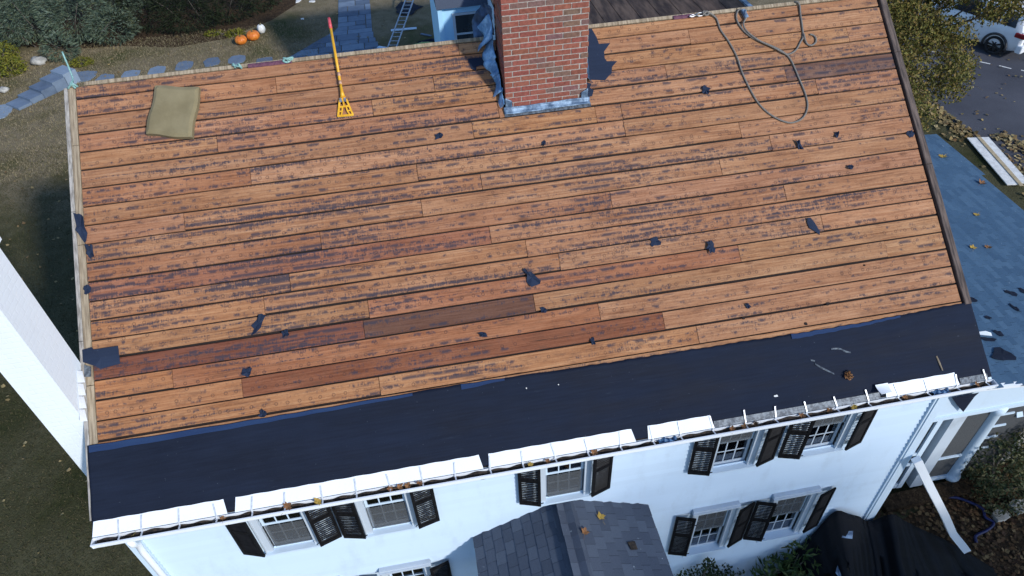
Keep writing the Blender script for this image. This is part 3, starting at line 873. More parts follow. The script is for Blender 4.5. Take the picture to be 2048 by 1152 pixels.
def shutter(hx, side, zb, key):
    """side -1: hangs to the left of its hinge, +1 to the right; free edge leans back to the wall"""
    sc_, lv_ = SH[key + str(side)]
    o = link('shutter', sc_, house)
    ang = R(16 + rsd.uniform(-3, 3))
    if side > 0:
        o.matrix_local = Matrix.Translation((hx, .058, zb)) @ Matrix.Rotation(ang, 4, 'Z')
    else:
        o.matrix_local = Matrix.Translation((hx, .058, zb)) @ Matrix.Rotation(math.pi - ang, 4, 'Z') @ Matrix.Translation((0, .026, 0))
    link('louvres', lv_, o)
    for zz in (.07, .9):
        h = link('hinge', hinge_me, o); h.location = (0, -.004, zz)
    return o
for a, b in WIN_UP:
    shutter(a - .075, -1, 3.90, 'u'); shutter(b + .075, 1, 3.90, 'u')
for a, b in WIN_LO:
    shutter(a - .075, -1, 1.74, 'l'); shutter(b + .075, 1, 1.74, 'l')

# ---- brick chimney
BW, BH, BL = .0905, .0535, .1905; MJ = .0127; PB = BL + MJ; PH = BH + .0132
CY0 = 3.346; CDEP = .61; CY1 = CY0 + CDEP; CZ0 = 7.33
NC = 40
mb = MB(); mb.box(CHX0 + .006, CHX1 - .006, CY0 + .006, CY1 - .006, CZ0, CZ0 + NC * PH)
chim = mb.build('chimney', 'mortar', house)
rbk = random.Random(21)
def bmesh_brick(l, w, h):
    mb = MB(); c = .003
    mb.bbox(0, l, 0, w, 0, h, c); return mk(mb, 'brick', 'brick')
B_FULL = bmesh_brick(BL, BW, BH); B_HALF = bmesh_brick(BW, BL, BH); B_SIDE = bmesh_brick(BW, BL, BH)
rest = MB()
def brick(me, x, y, z, dims, show):
    if show:
        o = link('brick', me, chim); o.location = (x + rbk.uniform(-.0015, .0015), y + rbk.uniform(-.002, .002), z + rbk.uniform(-.001, .001))
        t = rbk.random()
        if t < .26: c = (rbk.uniform(.15, .20), rbk.uniform(.090, .115), rbk.uniform(.078, .10))
        else:
            q = rbk.uniform(.88, 1.12); c = (.245 * q, .088 * q * rbk.uniform(.9, 1.1), .064 * q)
        o.color = (*c, 1)
    else: rest.box(x, x + dims[0], y, y + dims[1], z, z + BH)
for k in range(NC):
    z = CZ0 + k * PH
    show = z < 8.95
    xs = []
    if k % 2 == 0:
        for i in range(5): brick(B_FULL, CHX0 + i * PB, CY0, z, (BL, BW), show)
        y = CY0 + BW + MJ
        for i in range(2): brick(B_SIDE, CHX0, y + i * PB, z, (BW, BL), show)
        for i in range(2): brick(B_SIDE, CHX1 - BW, y + i * PB, z, (BW, BL), False)
        rest.box(CHX0, CHX0 + BW, y + 2 * PB, CY1, z, z + BH)
    else:
        brick(B_HALF, CHX0, CY0, z, (BW, BL), show); brick(B_HALF, CHX1 - BW, CY0, z, (BW, BL), show)
        for i in range(4): brick(B_FULL, CHX0 + BW + MJ + i * PB + .0015, CY0, z, (BL, BW), show)
        for i in range(1, 3): brick(B_SIDE, CHX0, CY0 + i * PB, z, (BW, BL), show)
        for i in range(1, 3): brick(B_SIDE, CHX1 - BW, CY0 + i * PB, z, (BW, BL), False)
    for i in range(5): rest.box(CHX0 + i * PB, CHX0 + i * PB + BL, CY1 - BW, CY1 + .001, z, z + BH)
o = rest.build('brickwork', 'brick', chim); o.color = (.27, .075, .05, 1); tag(o, kind='stuff')
mb = MB(); zt = CZ0 + NC * PH
mb.box(CHX0 - .03, CHX1 + .03, CY0 - .03, CY1 + .03, zt, zt + .07); mb.build('chimney_cap', 'stone', chim)
# flashing of the brick chimney
def crumple(name, fn, nu, nv, mat, parent, t=.003, seed=0, amp=.01):
    r = np.random.default_rng(seed); ph = r.uniform(0, 6.28, 8)
    def g(s, u):
        p = Vector(fn(s, u))
        n1 = math.sin(9 * s + ph[0]) * math.sin(7 * u + ph[1]) + .6 * math.sin(19 * s + 11 * u + ph[2]) + .4 * math.sin(31 * u - 13 * s + ph[3])
        return p + Vector((math.sin(ph[4] + 17 * u) * .5, -.4, .8)) * amp * n1
    mb = MB(); mb.grid(g, nu, nv)
    o = mb.build(name, mat, parent, True); solidify(o, t); return o
YF = CY0 - .006
zb = lambda y: E_Z + y * .75
crumple('apron_flashing', lambda s, t: (CHX0 - .03 + (CHX1 - CHX0 + .06) * s, YF - .004 - (.008 + .05 * (1 - t) ** 2), zb(CY0) - .025 + .066 * t - .006 * math.sin(s * 5)), 30, 6, 'lead', chim, .003, 1, .005)
for x0, sgn, sd in ((CHX0 - .004, -1, 2), (CHX1 + .004, 1, 3)):
    crumple('corner_flashing', lambda s, t: (x0 + sgn * .004 - sgn * .085 * s, YF - .010, zb(CY0) + .0 + .16 * t * (1 - .3 * s)), 6, 6, 'lead', chim, .003, sd, .003)
def mat_patch(): pass
mb = MB(); mb.grid(lambda s, t: (CHX0 - .03 + (CHX1 - CHX0 + .07) * s, CHV - .10 + .05 * t, .006), 20, 2)
solidify(mb.build('grey_apron_strip', 'galv', deck), .003)  # grey strip just below the front apron
# peeled step flashing on the left flank, folded and torn, standing off the bricks
for i, (v0, v1, out, h0, h1) in enumerate([(4.20, 4.42, .07, .008, .12), (4.36, 4.66, .12, .008, .14), (4.60, 4.86, .17, .008, .15), (4.78, 5.10, .17, .01, .18), (4.98, 5.30, .22, .02, .30)]):
    crumple('step_flashing', lambda s, t, v0=v0, v1=v1, out=out, h0=h0, h1=h1: tuple(rp(CHX0 - .012 - out * (1 - .8 * t) * (.75 + .25 * math.sin(5 * s + 2 * i)), v0 + (v1 - v0) * s, h0 + (h1 - h0) * t)), 10, 6, 'flash_blue', chim, .003, 10 + i, .009)
crumple('felt_flap', lambda s, t: (4.86 + .27 * s, 4.12 + .14 * t + .1 * s, 8.07 + .42 * t * (1 - abs(s - .6) * .9) + .02 * math.sin(s * 9)), 14, 10, 'lead_dark', chim, .003, 31, .014)
# right flank: dark felt patch torn on the boards with an upstand
mb = MB()
poly = [(6.19, 5.125), (6.36, 5.12), (6.40, 5.0), (6.415, 4.90), (6.56, 4.895), (6.46, 4.79), (6.45, 4.70), (6.47, 4.655), (6.60, 4.64), (6.52, 4.57), (6.50, 4.485), (6.46, 4.46), (6.40, 4.405), (6.19, 4.44)]
mb.prism([(a, b) for a, b in poly], .003, .007)
mb.build('felt_patch', 'felt_scrap', deck)
mb = MB(); mb.prism([(6.125, 4.2), (6.20, 4.22), (6.23, 4.29), (6.19, 4.33), (6.22, 4.38), (6.125, 4.42)], .003, .008); mb.build('felt_patch', 'felt_scrap', deck)
mb = MB(); mb.prism([(4.74, 4.90), (5.08, 4.905), (5.08, 4.73), (4.96, 4.735), (4.90, 4.80), (4.83, 4.79), (4.82, 4.73), (4.76, 4.77)], .003, .007); mb.build('felt_patch', 'felt_scrap', deck)
mb = MB(); mb.prism([(4.98, 5.12), (5.08, 5.12), (5.08, 4.94), (5.01, 4.95)], .003, .007); mb.build('felt_patch', 'felt_scrap', deck)
crumple('step_flashing', lambda s, t: tuple(rp(CHX1 + .012 + .15 * (1 - t) * (.5 + .5 * s), 4.45 + .66 * s, .010 + .12 * t)), 14, 5, 'lead_dark', chim, .003, 41, .006)
crumple('step_flashing', lambda s, t: tuple(rp(CHX1 + .01 + .10 * (1 - t) * (1 - s), 4.40 + .16 * s, .02 + .14 * t)), 8, 5, 'lead', chim, .003, 43, .006)

# ---- white chimney on the left gable
mb = MB()
def course_box(x0, x1, y0, y1, z0, z1):
    mb.box(x0, x1, y0, y1, z0, z1)
wc_z1 = 7.83
z = 0.0
mb.box(-.42, -.022, .985, 1.485, 0, wc_z1)
wch = mb.build('side_chimney', 'white_chimney', house)
mb = MB(); mb.box(-.46, .015, .945, 1.525, wc_z1, wc_z1 + .16); mb.box(-.48, .035, .925, 1.545, wc_z1 + .16, wc_z1 + .24); mb.build('chimney_cap', 'white_chimney', wch)
for i, v in enumerate((1.22, 1.36, 1.50, 1.64)):
    mb = MB(); mb.grid(lambda s, t: tuple(rp(-.014 + .032 * s * (1 - t * .6), v + .13 * t, .10 - .085 * s)), 4, 4)
    solidify(mb.build('step_flashing', 'white_metal', wch), .003)
mb = MB(); mb.prism([(.02, 1.70), (.085, 1.69), (.09, 1.80), (.03, 1.83)], .012, .03, ROOF_M); mb.build('flashing_tab', 'galv', wch)

# ---- entrance portico, shingle by shingle
PX, PZ = 5.10, 3.75; PHW = 1.16; PPIT = math.atan2(.52, PHW); PS = math.hypot(PHW, .52)
mb = MB()
for s in (-1, 1):
    a = Vector((PX, 0, PZ)); b = Vector((PX + s * PHW, 0, PZ - .52))
    for y0, y1 in ((-1.5, WY - .02),):
        dn = Vector((0, 0, -.05))
        vs = [(a.x, y0, a.z), (b.x, y0, b.z), (b.x, y1, b.z), (a.x, y1, a.z)]
        vs += [(p[0], p[1], p[2] - .06) for p in vs]
        mb.add(vs, [(0, 1, 2, 3), (7, 6, 5, 4), (0, 4, 5, 1), (1, 5, 6, 2), (2, 6, 7, 3)])
portico = mb.build('entrance_portico', 'felt', house)
SHW, SHE = .168, .140
sm = MB(); sm.add([(0, 0, 0), (SHW - .005, 0, 0), (SHW - .005, SHE * 1.9, -.010), (0, SHE * 1.9, -.010), (0, 0, .006), (SHW - .005, 0, .006), (SHW - .005, SHE * 1.9, -.006), (0, SHE * 1.9, -.006)],
                  [(0, 3, 2, 1), (4, 5, 6, 7), (0, 1, 5, 4), (1, 2, 6, 5), (2, 3, 7, 6), (3, 0, 4, 7)])
sh_me = mk(sm, 'shingle', 'shingle_portico')
rsh = random.Random(9)
for s in (-1, 1):
    base = Matrix.Translation((PX + s * (PHW + .015), 0, PZ - .527 + .006))
    # local x along y of the house, local y up the slope
    ux = Vector((0, -1, 0)) if s > 0 else Vector((0, 1, 0))
    uy = Vector((-s * PHW, 0, .52)).normalized(); uz = ux.cross(uy)
    if uz.z < 0: ux = -ux; uz = ux.cross(uy)
    M3 = Matrix((ux, uy, uz)).transposed().to_4x4()
    for c in range(9):
        off = (.5 * SHW if c % 2 else 0) + rsh.uniform(-.02, .02)
        for t in range(-2, 11):
            q = t * SHW + off
            ypos = (WY - .02 - (q + SHW)) if ux.y > 0 else (WY - .02 - q)
            if ypos > WY + .10 or ypos < -1.62: continue
            if ux.y < 0 and ypos - SHW < -1.62: continue
            o = link('shingle', sh_me, portico)
            o.matrix_local = base @ Matrix.Translation((0, ypos, 0)) @ M3 @ Matrix.Translation((0, c * SHE + rsh.uniform(-.004, .004), .004 + rsh.uniform(0, .002)))
# ridge caps
cp = MB(); cw = .14
cp.add([(-cw, 0, -.046), (0, 0, .0), (cw, 0, -.046), (-cw, .20, -.042), (0, .20, .008), (cw, .20, -.042), (-cw, 0, -.07), (0, 0, -.014), (cw, 0, -.07)], [(0, 1, 4, 3), (1, 2, 5, 4), (0, 6, 7, 1), (1, 7, 8, 2)])
cap_me = mk(cp, 'ridge_shingle', 'shingle_portico')
for i in range(12):
    o = link('ridge_shingle', cap_me, portico); o.location = (PX, WY - .20 - i * .14, PZ + .005 - (i % 2) * .002)
# entablature and columns below
for x0, x1 in ((PX - PHW + .10, PX - PHW + .30), (PX + PHW - .30, PX + PHW - .10)):
    mb = MB(); mb.box(x0, x1, -1.40, WY - .02, 2.66, 3.10); mb.box(x0 - .03, x1 + .03, -1.44, WY - .02, 3.10, 3.16); mb.build('entablature', 'white', portico)
    mb = MB(); xc = (x0 + x1) / 2
    mb.tube([(xc, -1.28, .12), (xc, -1.28, .25), (xc, -1.28, .26), (xc, -1.28, 2.5), (xc, -1.28, 2.52), (xc, -1.28, 2.66)], [.14, .14, .11, .09, .12, .13], 20)
    mb.build('column', 'white', portico, True)
mb = MB(); mb.box(PX - PHW + .30, PX + PHW - .30, -1.40, -1.22, 2.66, 3.10); mb.build('entablature', 'white', portico)
mb = MB(); mb.add([(PX - PHW + .06, -1.42, 3.165), (PX + PHW - .06, -1.42, 3.165), (PX, -1.42, PZ - .07)], [(0, 1, 2)]); mb.build('pediment', 'white', portico)
mb = MB(); mb.box(PX - .5, PX + .5, .10, WY - .015, .3, 2.5); mb.build('entrance_door', 'black_paint', portico)
mb = MB(); mb.box(PX - 1.15, PX + 1.15, -1.5, .15, .0, .14); mb.build('door_step', 'bluestone', portico)

# ---- side porch: low shed roof, fascia, screened bays, round column
def pz(x): return 2.9 - .11 * (x - 12.4)
PY0, PY1 = 1.22, 8.62; PXE = 16.12
mb = MB()
vs = [(XR + .01, PY0 - .02, pz(XR)), (PXE - .12, PY0 - .02, pz(PXE)), (PXE + .28, PY1, pz(PXE + .28)), (XR + .01, PY1, pz(XR))]
vs += [(a, b, c - .06) for a, b, c in vs]
mb.add(vs, [(0, 1, 2, 3), (7, 6, 5, 4), (0, 4, 5, 1), (1, 5, 6, 2), (2, 6, 7, 3), (3, 7, 4, 0)])
porch = mb.build('side_porch', 'felt', house)
m1 = MB(); TW, TE = .20, .115
pang = math.atan(.11)
# tabs: courses run along the eave (y), exposed edge towards the low side (+x)
m1.add([(0, 0, 0), (0, TW - .012, 0), (-TE * 1.8, TW - .012, -.010), (-TE * 1.8, 0, -.010), (0, 0, .008), (0, TW - .012, .008), (-TE * 1.8, TW - .012, -.005), (-TE * 1.8, 0, -.005)],
       [(0, 1, 2, 3), (7, 6, 5, 4), (0, 4, 5, 1), (1, 5, 6, 2), (2, 6, 7, 3), (3, 7, 4, 0)])
tab_me = mk(m1, 'shingle', 'shingle_porch')
camI = cam.matrix_world.inverted()
tabs = []
c = 0; x = PXE + .28
while x > XR + .2:
    yv = PY0 - .02 + (TW * .5 if c % 2 else 0) - TW * .5 + rsh.uniform(-.04, .04)
    while yv < PY1 - .1:
        xe = PXE - .12 + .40 * (yv - PY0) / (PY1 - PY0)
        if yv > PY0 - .1 and x < xe + .10 and x > XR + .25:
            lo = camI @ Vector((x, yv, pz(x)))
            px_, py_ = lo.x / -lo.z * 1405 + 1024, 576 - lo.y / -lo.z * 1405
            vis = (-10 < px_ < 2100 and -50 < py_ < 1160) and px_ > 1800 + .26 * max(0, py_ - 100) - 20
            tabs.append((not vis, -lo.z, x, yv))
        yv += TW
    x -= TE; c += 1
tabs.sort()
restp = MB()
for i, (hid, d, x, yv) in enumerate(tabs):
    Mx = Matrix.Translation((x, yv, pz(x) + .006)) @ Matrix.Rotation(pang, 4, 'Y')
    if i < 300 and not hid:
        o = link('shingle', tab_me, porch); o.matrix_local = Mx @ Matrix.Translation((0, 0, rsh.uniform(0, .002)))
    else:
        restp.add([Mx @ v.co for v in tab_me.vertices], [tuple(p.vertices) for p in tab_me.polygons])
o = restp.build('far_shingles', 'shingle_porch', porch); tag(o, kind='stuff')
mb = MB()
mb.add([(XR + .03, PY0, pz(XR) - .03), (PXE - .2, PY0, pz(PXE) - .03), (PXE - .2, PY0, 2.24), (XR + .03, PY0, 2.24), (XR + .03, PY0 + .1, pz(XR) - .03), (PXE - .2, PY0 + .1, pz(PXE) - .03), (PXE - .2, PY0 + .1, 2.24), (XR + .03, PY0 + .1, 2.24)],
       [(0, 3, 2, 1), (4, 5, 6, 7), (3, 7, 6, 2), (1, 2, 6, 5), (0, 4, 7, 3)])
mb.build('fascia', 'white', porch)
mb = MB(); mb.box(XR + .03, PXE - .25, PY0 - .03, PY0 - .002, 2.22, 2.30); mb.build('fascia_moulding', 'white', porch)
mb = MB(); mb.add([(XR + .03, PY0 - .035, pz(XR) + .002), (PXE - .14, PY0 - .035, pz(PXE) + .004), (PXE - .14, PY0 + .03, pz(PXE) + .012), (XR + .03, PY0 + .03, pz(XR) + .010), (XR + .03, PY0 - .035, pz(XR) - .06), (PXE - .14, PY0 - .035, pz(PXE) - .06)], [(0, 1, 2, 3), (0, 4, 5, 1)])
mb.build('drip_edge', 'white_metal', porch)
mb = MB(); mb.box(10.2, PXE - .2, PY0 + .2, PY1 - .2, 0, .12); mb.build('porch_floor', 'stone', porch)
mb = MB(); mb.box(10.15, PXE - .3, PY0 + .9, PY0 + .95, .12, 2.24); mb.build('inner_wall', 'interior', porch)
# screened bay next to the house, posts and rails
def bar(name, x0, x1, z0, z1, y0=PY0 + .02, y1=PY0 + .09, mat='white', par=porch):
    mb = MB(); mb.box(x0, x1, y0, y1, z0, z1); return mb.build(name, mat, par)
bar('post', 10.06, 10.20, .12, 2.24, PY0 + .0, PY0 + .1)
bar('post', 11.62, 11.72, .12, 2.235, PY0 + .012, PY0 + .1); bar('post', 11.86, 12.10, .12, 2.235, PY0 - .02, PY0 + .11, 'trim_grey')
bar('rail', 10.20, 11.62, 1.16, 1.22); bar('rail', 10.20, 11.62, .84, .90); bar('rail', 10.20, 11.62, .125, .25)
bar('rail', 12.10, 12.6, .84, .88); bar('rail', 12.10, 12.6, .125, .22)
bar('screen', 10.2, 11.62, .26, 2.235, PY0 + .05, PY0 + .055, 'screen'); bar('screen', 12.10, 13.6, .23, 2.235, PY0 + .05, PY0 + .055, 'screen')
for a, b in (((11.2, 2.2), (11.6, 1.6)), ((11.6, 2.1), (11.15, 1.5))):
    mb = MB(); mb.tube([(a[0], PY0 + .04, a[1]), (b[0], PY0 + .04, b[1])], .006, 5); mb.build('brace_wire', 'galv', porch)
mb = MB(); mb.tube([(12.72, PY0 + .06, zz) for zz in (.12, .2, .22, .3, 2.05, 2.10, 2.235)], [.15, .15, .125, .115, .095, .125, .13], 20); mb.build('column', 'white', porch, True)
for zz in (1.95, 1.62, 1.29, .96):
    mb = MB(); mb.box(12.80, 13.10, PY0 + .03, PY0 + .07, zz - .02, zz + .02); mb.build('trellis_slat', 'white', porch)
for zz, w in ((2.2, .16), (1.86, .12)):
    mb = MB(); mb.prism([(13.2, -w / 2), (13.2 + w, -w / 2), (13.2 + w * .6, w / 2), (13.2 - w * .3, w / 2)], 0, .02, Matrix.Translation((0, PY0 + .05, zz)) @ Matrix.Rotation(R(75), 4, 'X')); mb.build('trellis_scrap', 'white', porch)

# ---- rear wing: dark stripped slope behind the ridge, white block with a window
mb = MB()
rx, rz = 9.1, 7.58
mb.box(6.3, 10.2, 8.3, 14.0, 0, 5.2)
MAT['white_shade_tint'] = mat_white('white_paint_shade_tint', (.42, .72, .95), (.36, .58, .76))  # white wall; its blue shade is mixed into the paint colour
wing = mb.build('rear_wing', 'white', house)
us = 6.2; i = 0
while us < rx - .05:
    w = .21
    mb = MB()
    sl = .75
    def pt(x, y, h): return (x, y, rz - sl * (rx - x) + h)
    x0, x1 = us + .006, min(us + w, rx) - .004
    ya = 4.3 + max(0, (8.06 - (rz - sl * (rx - us)) - 0) / .75) * 1.0 - .1
    ya = max(4.25, ya)
    mb.add([pt(x0, ya, 0), pt(x1, ya, 0), pt(x1, 14.3, 0), pt(x0, 14.3, 0), pt(x0, ya, -.03), pt(x1, ya, -.03), pt(x1, 14.3, -.03), pt(x0, 14.3, -.03)], [(0, 1, 2, 3), (7, 6, 5, 4), (0, 4, 5, 1), (1, 5, 6, 2), (2, 6, 7, 3), (3, 7, 4, 0)])
    mb.build('roof_board', 'old_boards', wing)
    us += w; i += 1
mb = MB(); mb.add([(6.2, 4.2, rz - .75 * 2.9 - .05), (rx, 4.2, rz - .05), (rx, 14.3, rz - .05), (6.2, 14.3, rz - .75 * 2.9 - .05)], [(0, 1, 2, 3)]); mb.build('under_deck', 'dark_gap', wing)
mb = MB(); mb.add([(rx, 4.3, rz), (10.3, 4.3, rz - .9), (10.3, 14.3, rz - .9), (rx, 14.3, rz)], [(0, 1, 2, 3)]); mb.build('right_slope', 'old_boards', wing)
mb = MB(); mb.box(rx - .02, rx + .05, 4.3, 14.3, rz + .0, rz + .03); mb.build('ridge_flashing', 'lead', wing)
crumple('blue_sheet', lambda s, t: (9.25 + .75 * s, 4.75 + .5 * t, 7.50 - .1 * s + .12 * math.sin(3 * s) * t), 14, 10, 'bluetarp', wing, .003, 77, .03)
mb = MB(); mb.box(5.10, 11.5, 14.0, 20.0, 0, 4.80)
block = mb.build('rear_block', 'white_shade_tint', house)
mb = MB(); mb.box(5.36, 6.04, 13.965, 13.999, 3.50, 4.56); mb.build('window', 'trim_grey', block)
for a, b in ((3.56, 3.98), (4.04, 4.50)):
    mb = MB(); mb.box(5.43, 5.97, 13.955, 13.964, a, b); mb.build('pane', 'dark_glass', block)
mb = MB()
y0_, y1_, yr = 13.82, 20.2, 17.0
mb.add([(4.95, y0_, 4.76), (11.6, y0_, 4.76), (11.6, yr, 7.1), (4.95, yr, 7.1), (4.95, y1_, 4.76), (11.6, y1_, 4.76)], [(0, 1, 2, 3), (3, 2, 5, 4), (0, 3, 4), (1, 5, 2)])
mb.build('block_roof', 'shingle_portico', block)
mb = MB(); mb.box(4.98, 5.10, 13.9, 13.99, 0, 4.72); mb.build('corner_board', 'white_shade_tint', block)

# ------------------------------------------------------------------ loose things on the roof
RQ = Matrix.Rotation(PITCH, 4, 'X').to_euler()
scr = [  # u, v, w, h, turn, label
    (.075, 3.41, .12, .36, 5, 'tall ragged dark felt scrap over the left rake, above the white chimney'),
    (.16, 3.10, .08, .20, 10, 'thin dark felt scrap at the left board ends, below the tall ragged one'),
    (.10, 2.67, .09, .13, 0, 'small dark felt tab at the left board ends midway down the rake'),
    (.20, 1.89, .36, .22, 2, 'large rectangular dark felt scrap at the left rake beside the white chimney'),
    (1.905, 1.997, .15, .23, -40, 'forked dark felt scrap above the long purple-brown board at left'),
    (2.188, 1.843, .10, .09, 20, 'small round dark felt scrap on the upper edge of the purple-brown board'),
    (1.732, 1.473, .13, .12, 30, 'heart-shaped dark felt scrap just above the grey splintered board end'),
    (4.241, 3.945, .12, .09, 0, 'dark felt scrap below the left corner of the brick chimney'),
    (5.487, 3.686, .06, .09, -35, 'tiny slanted dark felt scrap below the brick chimney'),
    (7.649, 4.106, .12, .12, -45, 'winged dark felt scrap left of the big rope loop'),
    (8.679, 3.232, .08, .17, 12, 'pointed dark felt scrap below the bottom of the rope loop'),
    (9.199, 3.296, .06, .11, -20, 'small cross-shaped dark felt scrap near the right end under the rope'),
    (9.264, 2.851, .09, .07, 0, 'small dark felt scrap near the right rake, a few boards under the rope'),
    (8.60, 2.173, .10, .23, 14, 'tall leaf-shaped dark felt scrap on the right side of the roof'),
    (7.274, 2.113, .13, .18, -10, 'shield-shaped dark felt scrap with a hole, right of centre'),
    (6.609, 2.268, .15, .12, 5, 'oval dark felt scrap left of the shield-shaped one'),
    (5.058, 2.062, .19, .30, 38, 'boot-shaped dark felt scrap in the middle of the roof'),
    (5.132, 1.659, .09, .08, 10, 'small dark felt scrap right of the dark grey board end'),
    (4.389, 1.485, .13, .06, -15, 'flat narrow dark felt scrap on the reddish board above the paper'),
    (7.563, 1.332, .07, .08, 25, 'small dark felt scrap among the lower right boards'),
    (5.635, 1.206, .06, .10, 0, 'small blue-grey felt scrap on the lower edge of the long brown board'),
    (1.853, .992, .09, .11, -40, 'dark felt scrap touching the top of the black underlayment at left'),
    (10.17, 3.175, .12, .09, -25, 'dark felt scrap tucked against the right rake timber'),
]
for i, (u, v, w, h, tn, lab) in enumerate(scr):
    pl = ragged(w * .8, h * .85, 13, 100 + i, .32)
    if i == 3: pl = [(-.19, .12), (-.09, .13), (-.085, .10), (.20, .085), (.19, -.11), (-.02, -.13), (-.06, -.09), (-.19, -.02)]
    if i == 16: pl = [(a_ * .72, b_ * .75) for a_, b_ in ((-.11, .15), (-.06, .17), (-.04, .10), (.02, .09), (.12, -.10), (.10, -.14), (-.06, -.15), (-.10, -.05), (-.06, .06))]; tn = 8
    if i == 13: pl = [(-.02, .12), (.02, .11), (.045, .03), (.05, -.09), (.03, -.13), (-.01, -.06), (-.05, -.0), (-.045, .07)]
    if i == 4: pl = [(.05, .11), (.09, .08), (.05, .02), (.03, -.05), (-.03, -.10), (-.09, -.12), (-.05, -.05), (-.08, -.01), (-.01, .05), (.02, .10)]; tn = 0
    mb = MB(); rr_ = random.Random(i)
    n = len(pl); c_, s_ = math.cos(R(tn)), math.sin(R(tn))
    pl = [(a * c_ - b * s_, a * s_ + b * c_) for a, b in pl]
    lift = [rr_.choice([.002, .004, .012, .030]) for _ in pl]
    vs = [(0, 0, .006)] + [(a, b, l) for (a, b), l in zip(pl, lift)]
    mb.add(vs, [(0, 1 + k, 1 + (k + 1) % n) for k in range(n)])
    o = mb.build('felt_scrap', 'felt_scrap'); solidify(o, .002, 0)
    o.location = rp(u, v, .005); o.rotation_euler = (PITCH, 0, 0)
    tag(o, lab, 'felt scrap', 'felt scraps lying on the boards')
# foam pad
t = thing('foam_pad', 'olive-brown square foam roofing pad near the upper left corner', 'foam pad', rp(1.2, 4.62, .004), rot=(PITCH, 0, R(0)))
mb = MB(); hd = .085
cor = [(-.325, -.215), (.185, -.335), (.335, .285), (-.165, .375)]
def quad(s, t_):
    a = Vector(cor[0]).lerp(Vector(cor[1]), s); b = Vector(cor[3]).lerp(Vector(cor[2]), s); return a.lerp(b, t_)
NP = 14
def top(s, t_):
    p = quad(s, t_); e = min(s, 1 - s, t_, 1 - t_)
    return (p.x + .008 * math.sin(9 * t_ + 2), p.y + .008 * math.sin(8 * s), hd - .02 * max(0, 1 - e * 10) ** 2 + .005 * math.sin(6 * s + 1) * math.sin(5 * t_))
mb.grid(top, NP, NP)
ring = [(s / NP, 0) for s in range(NP)] + [(1, s / NP) for s in range(NP)] + [(1 - s / NP, 1) for s in range(NP)] + [(0, 1 - s / NP) for s in range(NP)]
tv = [top(*r) for r in ring]; bv = [(p[0], p[1], 0) for p in tv]; n = len(ring)
mb.add(tv + bv, [(i, n + i, n + (i + 1) % n, (i + 1) % n) for i in range(n)])
mb.build('foam_block', 'foam', t)
# roofing shovel
t = thing('roofing_shovel', 'yellow roofing tear-off shovel with pink grip, handle over the ridge', 'shovel', rp(3.17, 4.35, .0), rot=(PITCH, 0, 0))
mb = MB(); mb.tube([(-.006, .40, .045), (-.030, 1.12, .075)], .0165, 12); mb.build('handle', 'yellow', t, True)
mb = MB(); mb.tube([(-.030, 1.12, .075), (-.034, 1.19, .078), (-.036, 1.26, .081)], [.021, .020, .018], 12); mb.build('grip', 'grip_pink', t, True)
for y_ in (.395, .50):
    mb = MB(); mb.tube([(-.005 - (y_ - .4) * .033, y_, .046 + (y_ - .4) * .042), (-.006 - (y_ - .4) * .033, y_ + .045, .047 + (y_ - .4) * .042)], .0185, 12); mb.build('ferrule', 'pink_dust', t, True)
mb = MB(); mb.tube([(.0, .23, .034), (-.003, .30, .040), (-.006, .40, .045)], [.030, .019, .016], 10); mb.build('socket', 'yellow', t, True)
bl = MB()
bl.prism([(-.036, .235), (.032, .24), (.040, .19), (-.042, .185)], .024, .032)
for (x0, y0, x1, y1, w) in ((-.040, .20, -.088, .0, .011), (.038, .20, .092, -.005, .011), (-.064, .115, .066, .115, .011), (-.092, .006, .096, .0, .013), (-.020, .115, -.03, .06, .008), (.022, .115, .03, .06, .008), (-.075, .060, -.03, .060, .008), (.03, .058, .078, .058, .008), (-.03, .06, -.05, .004, .008), (.03, .06, .054, 0, .008), (0, .19, 0, .115, .010)):
    a = Vector((x0, y0, 0)); b = Vector((x1, y1, 0)); d = (b - a).normalized(); wv = Vector((-d.y, d.x, 0)) * w
    za = .010 + a.y * .09; zb_ = .010 + b.y * .09
    bl.add([a + wv + Vector((0, 0, za)), a - wv + Vector((0, 0, za)), b - wv + Vector((0, 0, zb_)), b + wv + Vector((0, 0, zb_)), a + wv + Vector((0, 0, za + .01)), a - wv + Vector((0, 0, za + .01)), b - wv + Vector((0, 0, zb_ + .01)), b + wv + Vector((0, 0, zb_ + .01))],
           [(0, 3, 2, 1), (4, 5, 6, 7), (0, 1, 5, 4), (1, 2, 6, 5), (2, 3, 7, 6), (3, 0, 4, 7)])
bl.build('blade_frame', 'yellow', t)
mb = MB()
for x0 in (-.030, .022): mb.prism([(x0 - .016, .17), (x0 + .016, .17), (x0 + .013, .222), (x0 - .013, .222)], .033, .042)
mb.build('blade_bracket', 'steel', t)
mb = MB(); th = []
for i in range(17):
    x = -.096 + i * .2 / 16; th.append((x, -.020 if i % 2 else -.004))
mb.prism([(.104, .012), (-.096, .012)] + th, .004, .009); mb.build('toothed_edge', 'steel', t)

